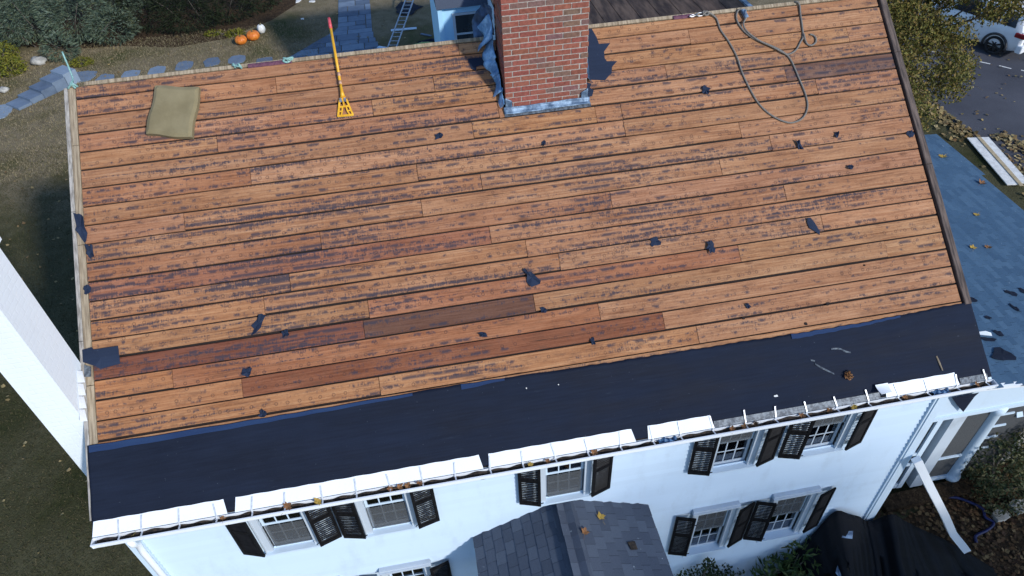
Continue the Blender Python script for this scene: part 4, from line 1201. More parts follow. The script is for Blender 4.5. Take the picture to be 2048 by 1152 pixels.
# ropes
def rope_obj(name, pts, r, mat, label, cat, h=.014, n=8):
    P = spline([rp(*p, h) if len(p) == 2 else rp(*p) for p in pts], n)
    mb = MB(); mb.tube(P, r, 8)
    o0 = P[0]; o = mb.build(name, mat, None, True, o0); o.location = o0
    return tag(o, label, cat)
rope1 = [(7.905, 5.14, .04), (8.001, 5.06), (8.02, 4.901), (8.093, 4.716), (8.151, 4.498), (8.175, 4.252), (8.242, 3.968), (8.305, 3.809), (8.406, 3.673), (8.548, 3.566), (8.672, 3.529), (8.819, 3.578), (8.912, 3.709), (8.927, 3.879), (8.898, 4.09), (8.846, 4.376), (8.755, 4.507), (8.628, 4.6), (8.449, 4.707), (8.34, 4.82), (8.276, 4.955), (8.273, 5.062), (8.317, 5.136, .03), (8.387, 5.113, .03), (8.394, 5.026, .025), (8.332, 4.934, .03), (8.352, 4.83, .03), (8.47, 4.69, .03), (8.64, 4.57, .03), (8.76, 4.475, .03), (8.831, 4.45), (8.943, 4.491), (9.038, 4.599), (9.09, 4.67), (9.118, 4.839), (9.132, 4.981), (9.147, 5.115, .02), (9.11, 5.16, .02), (9.06, 5.20, -.10)]
rope1 = [p if len(p) == 3 else (*p, .013) for p in rope1]
rope_obj('safety_rope', rope1, .0115, 'rope', 'long grey safety rope looped down the right side of the roof', 'rope')
rope_obj('rope_coil', [(9.10, 4.70, .030), (9.105, 4.60, .02), (9.125, 4.555, .014), (9.174, 4.535, .014), (9.235, 4.565, .014), (9.255, 4.62, .014), (9.235, 4.668, .014), (9.19, 4.69, .014)], .0115, 'rope', 'small hooked rope end beside the rope hanging from the ridge at right', 'rope')
t = thing('rope_clamp', 'blue steel rope grab clipped to the rope near the ridge', 'rope clamp', rp(8.375, 5.07, .018), rot=(PITCH, 0, R(20)))
mb = MB(); mb.bbox(-.028, .028, -.06, .06, 0, .035, .008); mb.build('clamp_body', 'lead', t)
mb = MB(); mb.tube([(-.02, -.02, .04), (.02, .03, .045)], .010, 8); mb.build('clamp_lever', 'steel', t)
t = thing('carabiner', 'steel carabiner and knot clipping the rope to the purple ridge strap', 'carabiner', rp(7.78, 5.13, .02), rot=(PITCH, 0, R(8)))
mb = MB(); mb.tube([(.05 * math.cos(a) + .01, .022 * math.sin(a), .012) for a in [2 * math.pi * k / 16 for k in range(17)]], .008, 8); mb.build('ring', 'steel', t, True)
mb = MB(); mb.tube(spline([(.04, -.02, .02), (.09, .01, .04), (.12, -.02, .03), (.08, -.03, .02), (.05, .015, .03), (.10, .02, .02)], 6), .012, 8); mb.build('knot', 'rope', t, True)
mb = MB(); mb.tube(spline([(-.06, .0, .01), (-.10, .012, .012), (-.14, 0, .012), (-.10, -.014, .012), (-.05, .0, .014)], 6), .007, 8); mb.build('wire_loop', 'steel', t, True)
def strap_thing(u0, u1, label):
    mb = MB()
    mb.grid(lambda s, t_: tuple(rp(u0 + (u1 - u0) * s, SL - .020 + .055 * t_, .012 + .012 * math.sin(math.pi * t_) + .003 * math.sin(20 * s))), 12, 4)
    o0 = rp((u0 + u1) / 2, SL, .01); o = MB(); o.v = mb.v; o.f = mb.f
    ob = o.build('ridge_strap', 'strap_purple', None, False, o0); ob.location = o0; solidify(ob, .005); return tag(ob, label, 'strap')
strap_thing(7.44, 7.72, 'purple webbing strap on the ridge left of the steel carabiner')
strap_thing(2.10, 2.62, 'purple webbing strap on the ridge left of the yellow shovel')
def knot(u, label, name, seed, mat='rope_teal', s=.06):
    r = random.Random(seed); pts = [(r.uniform(-1, 1) * s, r.uniform(-.6, .6) * s, r.uniform(.1, 1.0) * s) for _ in range(9)]
    mb = MB(); mb.tube(spline(pts, 6), .012, 7); ob = mb.build(name, mat, None, True); ob.location = rp(u, SL, .012); return tag(ob, label, 'rope')
knot(1.98, 'teal rope knot on the ridge at the left end of the purple strap', 'rope_knot', 1)
knot(2.58, 'teal rope knot on the ridge at the right end of the purple strap', 'rope_knot', 2)
mb = MB(); P = spline([(.10, 4.09, 8.10), (.085, 4.12, 8.14), (.06, 4.2, 8.10), (.03, 4.32, 8.14), (-.03, 4.5, 8.35)], 6)
mb.tube(P, .010, 7); mb.tube(spline([(.03, 4.08, 8.08), (.10, 4.07, 8.13), (.13, 4.1, 8.08), (.07, 4.1, 8.13), (.12, 4.06, 8.08)], 6), .012, 7)
o = mb.build('corner_rope', 'rope_teal', None, True, (.08, 4.1, 8.08)); o.location = (.08, 4.1, 8.08); tag(o, 'pale teal rope tied at the top left corner of the roof', 'rope')
# bits on the underlayment
for i, (pts, lab) in enumerate((([(8.169, .582), (8.215, .56), (8.21, .53), (8.268, .477), (8.413, .376)], 'long crumpled strip of clear release film on the black underlayment'),
                                ([(8.45, .67), (8.53, .66), (8.566, .651), (8.62, .61), (8.678, .591)], 'short crumpled strip of clear release film above the longer one'))):
    mb = MB()
    for k, p in enumerate(pts):
        a = rp(p[0], p[1] + .009, .016 + .010 * (k % 2)); b = rp(p[0] - .006, p[1] - .009, .016 + .008 * ((k + 1) % 2))
        mb.v += [tuple(a), tuple(b)]
    mb.f = [(2 * k, 2 * k + 1, 2 * k + 3, 2 * k + 2) for k in range(len(pts) - 1)]
    o0 = rp(*pts[0], .012); o = mb.build('film_strip', 'galv', None, False, o0); o.location = o0; solidify(o, .0015, 0); tag(o, lab, 'film strip')
# knot holes in the boards and small debris on the underlayment
for i, (u, v, r_) in enumerate(((8.55, 1.205, .022), (8.22, 1.012, .020), (7.48, 1.195, .016), (9.13, 1.60, .012))):
    mb = MB(); mb.prism([(u + a, v + b) for a, b in ragged(r_ * 2, r_ * 1.8, 10, 700 + i, .15)], -.004, .0062); mb.build('knot_hole', 'dark_gap', deck)
o0 = rp(9.73, .30, .02); mb = MB(); mb.tube([(-.01, .08, 0), (.0, .0, .004), (.012, -.10, .01)], [.010, .012, .006], 5); o = mb.build('wood_splinter', 'rake_light'); o.location = o0; o.rotation_euler = (PITCH, 0, 0); tag(o, 'thin pale wood splinter on the underlayment above the right flashing', 'wood splinter')
f_ = leaf_cloud(60, ellipsoids([(0, 0, .02, .05, .05, .03)], .2), .05, 77, .5); o = f_.build('leaf_clump', 'leaf_brown'); o.location = rp(8.565, .33, .016); o.rotation_euler = (PITCH, 0, 0); tag(o, 'brown dry leaf clump on the underlayment below the film strips', 'leaf clump')
for i, (x, lab) in enumerate(((6.28, 'crumpled blue plastic scrap in the gutter left of the fourth upper window'), (9.66, 'crumpled blue plastic scrap in the gutter near its right end'))):
    mb = MB(); rr_ = random.Random(i + 9)
    mb.grid(lambda a, b: (-.11 + .22 * a, -.028 + .056 * b, .02 * math.sin(9 * a + 5 * b) + .015 * math.sin(23 * a)), 12, 4)
    o = mb.build('plastic_scrap', 'bluetarp'); o.location = (x, -.045, 4.99); solidify(o, .002, 0); tag(o, lab, 'plastic scrap')
for i, (u, v, lab) in enumerate(((7.65, .24, 'white paint flake on the underlayment above the metal edging'), (4.78, .80, 'left white speck of debris high on the middle of the underlayment'), (5.15, .78, 'right white speck of debris high on the middle of the underlayment'))):
    mb = MB(); mb.prism(ragged((.05, .014, .014)[i], (.025, .014, .014)[i], 7, 720 + i, .25), 0, .004); o = mb.build('paint_flake', 'styro'); o.location = rp(u, v, .019); o.rotation_euler = (PITCH, 0, 0); tag(o, lab, 'paint flake')
# ------------------------------------------------------------------ leaves
leaf_out = [(0, -.5), (.04, -.22), (.30, -.30), (.26, -.14), (.50, .02), (.34, .06), (.40, .24), (.20, .18), (.16, .34), (.0, .52), (-.15, .33), (-.21, .19), (-.42, .22), (-.33, .05), (-.5, -.0), (-.27, -.15), (-.28, -.30), (-.04, -.22)]
def leaf_mesh(name, mat, curl, seed):
    r = random.Random(seed); mb = MB()
    n = len(leaf_out)
    vs = [(0, 0, .0)] + [(a * r.uniform(.85, 1.1), b * r.uniform(.85, 1.1), curl * (a * a + b * b) * r.uniform(.4, 1.6)) for a, b in leaf_out]
    mb.add(vs, [(0, 1 + k, 1 + (k + 1) % n) for k in range(n)])
    mb.add([(-.012, -.45, .01), (.012, -.45, .01), (.02, -.85, .06), (.0, -.85, .06)], [(0, 1, 2, 3)])
    return mk(mb, name, mat)
LEAF = [leaf_mesh('leaf', 'leaf_yellow', .5, 1), leaf_mesh('leaf', 'leaf_brown', .9, 2), leaf_mesh('leaf', 'leaf_brown', 1.4, 3)]
def leaf(kind, loc, size, rot, label, group):
    o = link('leaf', LEAF[kind]); o.location = loc; o.scale = (size,) * 3; o.rotation_euler = rot
    return tag(o, label, 'leaf', group)
def on_portico(x, y):
    s = abs(x - PX); return (x, y, PZ - s * .52 / PHW + .03), (0, math.atan2(.52, PHW) * (1 if x > PX else -1), 0)
l_, r_ = on_portico(5.55, -.07); leaf(0, l_, .145, (r_[0], r_[1], R(10)), 'yellow maple leaf on the portico roof near its ridge', 'leaves on the portico roof')
l_, r_ = on_portico(5.28, -.29); leaf(1, l_, .13, (r_[0], r_[1], R(-20)), 'brown curled maple leaf on the portico ridge, below the yellow one', 'leaves on the portico roof')
l_, r_ = on_portico(5.86, -.45)
mb = MB(); mb.prism([(-.06, .045), (.055, .06), (.06, -.05), (-.04, -.06)], 0, .004); o = mb.build('shingle_scrap', 'debris'); o.location = l_; o.rotation_euler = r_; tag(o, 'square brown shingle scrap on the right side of the portico roof', 'shingle scrap')
rl = random.Random(15)
gl = [(.42, 0, 'small yellow leaf at the far left end of the gutter', .06), (1.33, 1, 'orange-brown leaf in the gutter left of the leftmost window', .07), (2.02, 1, 'brown folded leaf in the gutter above the leftmost window', .10), (2.34, 0, 'large yellow leaf folded over the gutter lip between two shutters', .11),
      (3.12, 1, 'leftmost brown leaf of the heap above the second upper window', .075), (3.22, 2, 'second brown leaf of the heap above the second upper window', .07), (3.32, 1, 'third brown leaf of the heap above the second upper window', .08), (3.44, 2, 'rightmost brown leaf of the heap above the second upper window', .075),
      (4.68, 0, 'yellow leaf clump in the gutter left of the middle window', .07), (4.88, 1, 'single orange leaf in the gutter above the middle window', .06), (5.42, 1, 'brown curled leaf in the gutter right of the middle window', .08),
      (7.05, 2, 'leftmost brown leaf in the gutter above the fourth upper window', .06), (7.2, 1, 'middle brown leaf in the gutter above the fourth upper window', .07), (7.34, 2, 'rightmost brown leaf in the gutter above the fourth upper window', .07),
      (7.9, 1, 'brown leaf in the gutter between the two right-hand windows', .08), (8.25, 2, 'brown leaf in the gutter above the rightmost window', .07), (8.55, 0, 'yellowish leaf in the gutter over the rightmost window', .075), (9.2, 1, 'brown leaf in the gutter right of the bent flashing', .07), (10.12, 1, 'tan leaf in the right end of the gutter', .09)]
for (x, kd, lab, sz) in gl:
    leaf(kd, (x, -.045, 4.985 + sz * .15), sz * 1.25, (R(rl.uniform(-25, 35)), R(rl.uniform(-25, 25)), rl.uniform(0, 6.28)), lab, 'leaves in the gutter')
for (x, y, kd, lab, sz) in [(15.86, 7.66, 0, 'yellow-brown leaf near the back corner of the blue-grey porch roof', .22), (16.05, 6.55, 1, 'brown leaf on the outer eave of the porch roof', .2), (15.1, 5.45, 0, 'pale leaf on the porch roof right beside the dark rake timber', .15), (14.26, 4.45, 0, 'yellowish leaf in the middle of the porch roof, left of a browner one', .16), (14.58, 4.42, 1, 'reddish-brown leaf in the middle of the porch roof, right of a yellower one', .15)]:
    leaf(kd, (x, y, pz(x) + .025), sz, (0, .1, rl.uniform(0, 6.28)), lab, 'leaves on the porch roof')
# felt scraps on the porch roof
for i, (x, y, w, h, tn, lab) in enumerate([(14.11, 3.15, .22, .12, -30, 'curved dark felt scrap highest on the right of the porch roof'), (14.36, 3.17, .12, .16, 0, 'dark felt scrap at the right border beside the curved one'), (13.88, 2.78, .07, .20, 20, 'long pointed dark felt scrap on the porch roof below the curved one'),
        (13.23, 3.06, .12, .13, 0, 'triangular dark felt scrap against the rake, top of the underlayment'), (13.2, 2.62, .09, .11, 15, 'small torn pair of dark felt scraps on the porch roof'), (13.12, 2.24, .12, .15, 0, 'round dark felt scrap above the big torn sheet on the porch roof'),
        (12.85, 2.13, .24, .08, -15, 'dark narrow felt scrap under the white metal offcut on the porch roof'), (12.82, 1.78, .36, .30, 10, 'big torn dark felt sheet on the porch roof by the gutter end')]):
    pl = ragged(w, h, 12, 200 + i, .35)
    c_, s_ = math.cos(R(tn)), math.sin(R(tn)); mb = MB()
    rr_ = random.Random(i + 50); n = len(pl)
    mb.add([(0, 0, .008)] + [(a * c_ - b * s_, a * s_ + b * c_, rr_.uniform(.003, .02)) for a, b in pl], [(0, 1 + k, 1 + (k + 1) % n) for k in range(n)])
    o = mb.build('felt_scrap', 'felt'); solidify(o, .003, 0); o.location = (x, y, pz(x) + .014); o.rotation_euler = (0, pang, 0)
    tag(o, lab, 'felt scrap', 'felt scraps on the porch roof')
mb = MB(); mb.add([(-.10, .03, .01), (.08, -.05, .02), (.10, .01, .03), (.02, .05, .05), (-.08, .08, .02)], [(0, 1, 2, 3, 4)]); o = mb.build('metal_offcut', 'white_metal'); solidify(o, .003, 0); o.location = (12.85, 2.23, pz(12.85) + .02); tag(o, 'small white metal offcut on the porch roof beside the underlayment', 'metal offcut')
# felt flap hanging over the porch fascia
mb = MB(); mb.add([(11.53, 0, 2.86), (11.98, 0, 2.87), (11.93, -.01, 2.80), (11.90, -.015, 2.42), (11.70, -.012, 2.64)], [(0, 1, 2, 3, 4)])
mb.v = [(a, b, c) for a, b, c in mb.v]
o = mb.build('felt_flap', 'felt', None, False, (11.75, 0, 2.6)); o.location = (11.75, PY0 - .045, 2.6); solidify(o, .004, 0); tag(o, 'dark triangular felt flap hanging down the white porch fascia', 'felt flap')

# ------------------------------------------------------------------ front right: downspout, tarp, shrubs, hose, litter
mb = MB()
P = [Vector(p) for p in ((10.02, .03, 3.34), (10.5, -.03, 2.55), (10.52, -.035, 2.52), (11.0, -.09, 1.75), (11.35, -.15, 1.15), (11.75, -.25, .62))]
for i in range(len(P) - 1):
    for k in range(1):
        d = (P[i + 1] - P[i]).normalized(); sx = Vector((0, -1, 0)).cross(d).normalized() * .058; sy = d.cross(sx).normalized() * .04
        a, b = P[i], P[i + 1]
        mb.add([a - sx - sy, a + sx - sy, a + sx + sy, a - sx + sy, b - sx - sy, b + sx - sy, b + sx + sy, b - sx + sy], [(0, 1, 2, 3), (7, 6, 5, 4), (0, 4, 5, 1), (1, 5, 6, 2), (2, 6, 7, 3), (3, 7, 4, 0)])
o = mb.build('fallen_downspout', 'white_metal', None, False, P[-1]); o.location = P[-1]; tag(o, 'bent white downspout leaning from the right house corner to the black sheet', 'downspout')
# black ground cloth heaped over the bed
bx = [(8.75, .12, .5), (9.05, .12, 1.45), (9.2, .11, 2.1), (9.42, .05, 2.05), (9.64, .08, 1.85), (9.87, .08, 1.62), (10.19, .06, 1.74), (10.5, .06, 1.45), (10.89, .04, 1.10), (11.63, -.1, .56), (12.38, -.41, .05)]
fx = [(8.7, -2.4, .05), (8.9, -2.6, .05), (9.1, -2.7, .05), (9.4, -2.8, .05), (9.7, -2.8, .05), (10.0, -2.8, .05), (10.4, -2.8, .05), (10.9, -2.7, .05), (11.4, -2.6, .05), (12.0, -2.3, .05), (12.6, -1.8, .03)]
Bc = spline(bx, 5); Fc = spline(fx, 5)
def tarp(s, t_):
    i = min(int(round(s * (len(Bc) - 1))), len(Bc) - 1)
    a, b = Bc[i], Fc[i]
    p = a.lerp(b, t_); p.z = a.z + (b.z - a.z) * t_ ** .85
    ph = 5.0 * p.x + 2.2 * t_
    fold = .06 * math.sin(1.9 * p.x + 1.4 * p.y + .8 * math.sin(1.3 * p.y)) + .035 * math.sin(4.1 * p.x - 2.6 * p.y + 1.5 * math.sin(2.2 * p.x)) + .012 * math.sin(9 * p.y + 7 * p.x + 2 * math.sin(3 * p.x))
    e = min(1, t_ * 5) * min(1, (1 - t_) * 3)
    return (p.x + .05 * math.sin(7 * t_ + 3 * s), p.y, max(.03, p.z + fold * (.25 + e)))
mb = MB(); mb.grid(tarp, 80, 40)
o = mb.build('ground_cloth', 'tarp', None, True, (10.3, -1.2, 0)); o.location = (10.3, -1.2, 0); solidify(o, .006); tag(o, 'large black cloth sheet heaped against the right end of the front wall', 'tarp')
for i, (x, y, z, lab) in enumerate(((9.36, -.16, 1.86, 'upper pale blue-grey offcut lying on the black sheet'), (9.16, -.5, 1.45, 'lower pale blue-grey offcut lying on the black sheet'))):
    mb = MB(); mb.prism([(-.09, -.04), (.06, -.06), (.09, .05), (-.05, .05)], 0, .006); o = mb.build('metal_offcut', 'lead'); o.location = (x, y, z); o.rotation_euler = (R(30), 0, R(-10 + 60 * i)); tag(o, lab, 'metal offcut')

def shrub(name, label, cat, loc, ell, n, size, mat, seed, aspect=.45, orient=None, stems=5, shell=.5, group=None, bend=.25):
    t = thing(name, label, cat, loc, group)
    f = leaf_cloud(n, ellipsoids(ell, shell), size, seed, aspect, bend, orient)
    f.build('foliage', mat, t, False, loc)
    r = random.Random(seed); mb = MB()
    for i in range(stems):
        e = ell[i % len(ell)]
        top_ = Vector((e[0] + r.uniform(-.4, .4) * e[3], e[1] + r.uniform(-.4, .4) * e[4], e[2] + e[5] * .4))
        b = Vector((loc[0] + (e[0] - loc[0]) * .5 + r.uniform(-.15, .15), loc[1] + (e[1] - loc[1]) * .5 + r.uniform(-.15, .15), 0))
        mid = b.lerp(top_, .5) + Vector((r.uniform(-.1, .1), r.uniform(-.1, .1), .05))
        mb.tube([b, mid, top_], [.03, .02, .008], 6)
    tag(mb.build('stems', 'bark', t, True, loc), kind='stuff')
    return t
shrub('rhododendron', 'glossy-leaved rhododendron below the two lower right windows', 'shrub', (8.35, -.2, 0),
      [(8.9, -.05, 1.05, .38, .28, .42), (8.45, -.25, .85, .45, .4, .45), (8.95, -.45, .6, .35, .4, .5), (8.3, -.6, .5, .5, .4, .45)], 1100, .15, 'fol_rhodo', 3, .30, lambda p, n, rg: (n[0] + rg.normal() * .5, n[1] + rg.normal() * .5, .25 + rg.normal() * .4), 6)
shrub('holly_bush', 'small-leaved dark bush in front of the lower window by the portico', 'shrub', (7.3, -.15, 0),
      [(7.2, -.05, .85, .45, .25, .48), (7.65, -.1, .7, .4, .3, .5), (6.85, -.3, .6, .4, .4, .45), (7.4, -.5, .45, .6, .45, .4), (7.35, .0, 1.35, .1, .08, .25)], 3600, .06, 'fol_dark', 5, .55)
shrub('porch_bush', 'bushy green shrub right of the porch column', 'shrub', (13.4, .9, 0),
      [(13.2, 1.0, .8, .55, .5, .75), (13.9, 1.05, 1.1, .6, .45, .8), (13.3, .65, .4, .6, .4, .45), (14.5, 1.0, 1.1, .5, .45, .9)], 5200, .075, 'fol_bush', 6, .5)
# hose
P = spline([(12.35, .95, .05), (12.63, .86, .06), (12.89, .61, .06), (12.85, .45, .05), (12.92, .32, .05), (12.73, .22, .05), (12.47, .16, .05), (12.40, .05, .05)], 8)
mb = MB(); mb.tube(P, .026, 8); o = mb.build('garden_hose', 'hose', None, True, P[0]); o.location = P[0]; tag(o, 'dark blue garden hose curled among the leaves right of the downspout', 'hose')
# stones edging the bed
for i, (x, y, s, lab) in enumerate(((13.12, .42, .2, 'left edging stone beside the blue hose'), (13.55, .50, .22, 'middle edging stone right of the blue hose'), (13.95, .55, .2, 'right edging stone at the picture border'))):
    r = random.Random(i); mb = MB()
    mb.prism([(a, b) for a, b in ragged(s * 1.5, s, 9, 300 + i, .15)], 0, .10 + .02 * i); o = mb.build('edging_stone', 'stone'); o.location = (x, y, 0); tag(o, lab, 'stone', 'stones edging the front bed')
mb = MB(); mb.box(-.7, 1.2, -.14, .14, 0, .13); o = mb.build('stone_step', 'mulch'); o.location = (11.9, 1.02, 0); o.rotation_euler = (0, 0, R(2)); tag(o, 'low brown stone step in front of the porch screens', 'step')
# fallen leaves as one carpet each
def litter(name, n, region, size, seed, mats, z=.015):
    rg = np.random.default_rng(seed); V = []; F = []
    for i in range(n):
        x, y = region(rg); s = size * rg.uniform(.5, 1.2); a = rg.uniform(0, 6.28); zz = z + rg.uniform(0, .02)
        tl = rg.normal(0, .25, 4) * s
        o_ = len(V); c_, d_ = math.cos(a), math.sin(a)
        for k, (p, q) in enumerate(((-.5, -.1), (.0, -.42), (.5, .0), (.1, .45), (-.35, .35))):
            V.append((x + (p * c_ - q * d_) * s, y + (p * d_ + q * c_) * s, zz + abs(tl[k % 4])))
        F.append((o_, o_ + 1, o_ + 2, o_ + 3, o_ + 4))
    mb = MB(); mb.v = V; mb.f = F
    return tag(mb.build(name, mats), kind='stuff')
MAT['litter'] = mat_foliage('fallen_leaves', [(.03, .016, .009), (.08, .040, .018), (.13, .075, .034), (.05, .026, .016), (.19, .13, .06), (.10, .05, .02)], .85, False)  # bed leaf browns lowered, the shade over the bed is in the colour
MAT['litter_pale'] = mat_foliage('fallen_leaves_pale', [(.12, .08, .03), (.26, .19, .08), (.34, .26, .12), (.16, .09, .04), (.40, .33, .17)], .85, False)
litter('leaf_litter', 3200, lambda rg: (rg.uniform(10.2, 14.5), rg.uniform(-1.9, 1.15)), .075, 1, 'litter')
tag(bpy.data.objects['leaf_litter'], 'brown leaf litter covering the bed in front of the porch', 'leaf litter')
def verge(rg):
    y = rg.uniform(3, 17); xe = np.interp(y, [6, 9.8, 11.7, 13.3, 14.3, 15.9, 19.5], [20.9, 20.78, 20.66, 20.58, 20.72, 21.3, 21.9])
    xx = xe - abs(rg.normal(0, .42)) + .15
    cx = 20.55 - (11.5 - y) * .2
    return (xx + .9 if 8.8 < y < 11.7 and abs(xx - cx) < .42 else xx), y
o = litter('verge_leaves', 1500, verge, .15, 2, 'litter_pale'); tag(o, 'band of tan fallen leaves along the road verge', 'leaves')
o = litter('road_leaves', 170, lambda rg: (rg.uniform(20.9, 27), rg.uniform(8, 18)), .10, 3, 'litter_pale', .018); tag(o, 'scattered yellow leaves on the asphalt', 'leaves')
o = litter('lawn_leaves', 900, lambda rg: (rg.uniform(-14, 5), rg.uniform(3, 27)), .09, 4, 'litter_pale'); tag(o, 'scattered pale leaves over the left and rear lawn', 'leaves')

# ------------------------------------------------------------------ right: boards on the grass, tree, car
t = thing('lumber_pair', 'pair of long white boards with a tan strip on the grass verge', 'boards', (20.2, 10.3, 0))
d = Vector((-.48, -2.42, 0)).normalized(); w = Vector((-d.y, d.x, 0))
def plank(name, c0, length, wid, z0, z1, mat):
    a = Vector((20.68, 11.55, 0)) + w * c0; b = a + d * length
    mb = MB(); mb.prism([tuple((a - w * wid / 2)[:2]), tuple((b - w * wid / 2)[:2]), tuple((b + w * wid / 2)[:2]), tuple((a + w * wid / 2)[:2])], z0, z1)
    o = mb.build(name, mat, t, False, t.location); return o
plank('white_board', .13, 2.40, .28, .06, .085, 'styro'); plank('white_board', -.20, 2.46, .32, .055, .08, 'styro'); plank('tan_strip', -.02, 2.55, .11, .087, .10, 'tan')

tree_t = thing('maple_tree', 'yellow-green tree between the roof edge and the road', 'tree', (17.2, 12.6, 0))
crown_e = [(17.6, 12.2, 3.3, .9, 1.1, .9), (18.1, 13.6, 3.6, 1.0, 1.2, 1.0), (16.6, 10.9, 2.9, .8, 1.0, .8), (17.6, 10.3, 2.9, .55, .7, .55), (16.2, 9.5, 2.7, .5, .7, .6), (18.6, 12.0, 3.3, .7, .8, .6), (18.6, 14.4, 4.2, .8, .9, .7), (17.1, 13.4, 3.9, 1.1, 1.2, .8),
           (18.25, 10.9, 3.0, .5, .6, .5), (19.5, 11.75, 4.05, .6, .5, .5), (20.3, 11.7, 4.1, .7, .6, .5), (20.0, 12.3, 4.5, .7, .5, .5), (19.0, 12.6, 4.3, .7, .6, .5), (18.9, 13.3, 4.0, .8, .8, .6), (19.9, 12.9, 4.4, .7, .6, .4), (16.0, 11.8, 3.2, .9, 1.0, 1.0)]
f = leaf_cloud(30000, ellipsoids(crown_e, .2), .09, 8, .6, .3)
f.build('crown', 'fol_maple', tree_t, False, tree_t.location)
mb = MB(); base = Vector((17.2, 12.6, 0))
mb.tube([base, base + Vector((.05, .0, 1.0)), base + Vector((.1, .05, 2.2)), base + Vector((.2, .1, 3.6))], [.16, .13, .10, .04], 10)
rt = random.Random(4)
for e in crown_e:
    p0 = base + Vector((.08, .03, rt.uniform(1.3, 2.6))); p2 = Vector(e[:3]); p1 = p0.lerp(p2, .5) + Vector((0, 0, .15))
    mb.tube([p0, p1, p2], [.05, .03, .012], 6)
    for q in range(7):
        dd = Vector((rt.gauss(0, 1) * e[3], rt.gauss(0, 1) * e[4], rt.gauss(0, .7) * e[5])) * .6
        mb.tube([p2.lerp(p1, rt.random() * .5), p2 + dd], [.010, .004], 4)
mb.build('trunk', 'bark', tree_t, True, tree_t.location)

# white SUV, left rear quarter towards the house, tailgate open
ca = Vector((-.40, .917, 0)).normalized()      # forward
cr = Vector((ca.y, -ca.x, 0))                  # right
origin = Vector((24.72, 16.55, 0)) + cr * .0
CM = Matrix(((cr.x, ca.x, 0, origin.x), (cr.y, ca.y, 0, origin.y), (0, 0, 1, 0), (0, 0, 0, 1)))
# local: x to the car's right (0 = left flank wheel face), y forward (0 = rear axle), z up
car = thing('parked_car', 'white sport utility car with its tailgate raised, half hidden by the tree', 'car')
car.matrix_world = CM
secs = [(-.80, .62, .50, .95, .93, .86), (-.72, .64, .34, 1.00, .98, .88), (-.45, .66, .28, 1.04, 1.52, .70), (.0, .67, .26, 1.05, 1.60, .66), (.9, .67, .24, 1.04, 1.62, .66), (1.6, .67, .24, 1.03, 1.55, .66), (2.15, .66, .24, 1.01, 1.04, .74), (2.9, .64, .26, .95, .97, .72), (3.2, .58, .32, .80, .82, .6), (3.28, .5, .38, .70, .71, .5)]
mb = MB(); xc = .83; rings_ = []
for (y, hw, z0, zb_, zt_, tw) in secs:
    hw *= 1.28; tw *= .95
    rings_.append([(xc - hw * .92, y, z0), (xc - hw, y, z0 + .22), (xc - hw * 1.0, y, zb_ - .18), (xc - hw * .95, y, zb_), (xc - tw * .98 * 1.0, y, zt_ - .06), (xc - tw * .8, y, zt_), (xc + tw * .8, y, zt_), (xc + tw * .98, y, zt_ - .06), (xc + hw * .95, y, zb_), (xc + hw, y, zb_ - .18), (xc + hw, y, z0 + .22), (xc + hw * .92, y, z0)])
n = 12
vs = [p for r_2 in rings_ for p in r_2]; fs = []
for i in range(len(secs) - 1):
    for k in range(n): fs.append((i * n + k, (i + 1) * n + k, (i + 1) * n + (k + 1) % n, i * n + (k + 1) % n))
fs.append(tuple(range(n))); fs.append(tuple(range((len(secs) - 1) * n + n - 1, (len(secs) - 1) * n - 1, -1)))
mb.add(vs, fs); body = mb.build('body', 'car_paint', car, True)
bv_ = body.modifiers.new('edge', 'BEVEL'); bv_.width = .03; bv_.segments = 2; bv_.limit_method = 'ANGLE'
def sidewin(y0, y1, yt0, yt1):
    def sx(y, top_):
        return xc - (.668 * 1.28 * .95 if not top_ else .66 * .95 * .98) - .012
    mb = MB(); mb.add([(sx(y0, 0) + .02, y0, 1.07), (sx(y1, 0) + .02, y1, 1.07), (sx(yt1, 1) - .005, yt1, 1.50), (sx(yt0, 1) - .005, yt0, 1.50)], [(0, 1, 2, 3)])
    o = mb.build('side_window', 'dark_glass', car); solidify(o, .02, 0)
sidewin(-.42, .12, -.30, .12); sidewin(.18, .85, .18, .85); sidewin(.91, 1.95, .91, 1.5)
def wheel(x, y):
    tw = MB(); ns = 28; r_o, r_i, wd = .335, .24, .11
    prof_ = [(r_i, -wd), (r_o - .03, -wd), (r_o, -wd + .03), (r_o, wd - .03), (r_o - .03, wd), (r_i, wd)]
    vs = [(a[1], a[0] * math.cos(2 * math.pi * k / ns), a[0] * math.sin(2 * math.pi * k / ns)) for k in range(ns) for a in prof_]
    tw.add(vs, [(k * 6 + j, ((k + 1) % ns) * 6 + j, ((k + 1) % ns) * 6 + (j + 1) % 6, k * 6 + (j + 1) % 6) for k in range(ns) for j in range(6)])
    tw_o = tw.build('wheel', 'tyre', car, True); tw_o.location = (x, y, .337)
    rm = MB()
    rm.tube([(-.06, 0, 0), (.06, 0, 0)], .05, 12)
    for k in range(7):
        a = 2 * math.pi * k / 7; c_, s_ = math.cos(a), math.sin(a); q = Vector((0, -s_, c_)) * .022
        p0 = Vector((-.075, .03 * c_, .03 * s_)); p1 = Vector((-.085, .24 * c_, .24 * s_)); tt = Vector((.03, 0, 0))
        rm.add([p0 - q, p0 + q, p1 + q * 1.5, p1 - q * 1.5, p0 - q + tt, p0 + q + tt, p1 + q * 1.5 + tt, p1 - q * 1.5 + tt], [(0, 1, 2, 3), (7, 6, 5, 4), (0, 4, 5, 1), (1, 5, 6, 2), (2, 6, 7, 3), (3, 7, 4, 0)])
    rm.build('rim', 'rim', tw_o)
for x in (.06, 1.60):
    for y in (.0, 2.5): wheel(x, y)
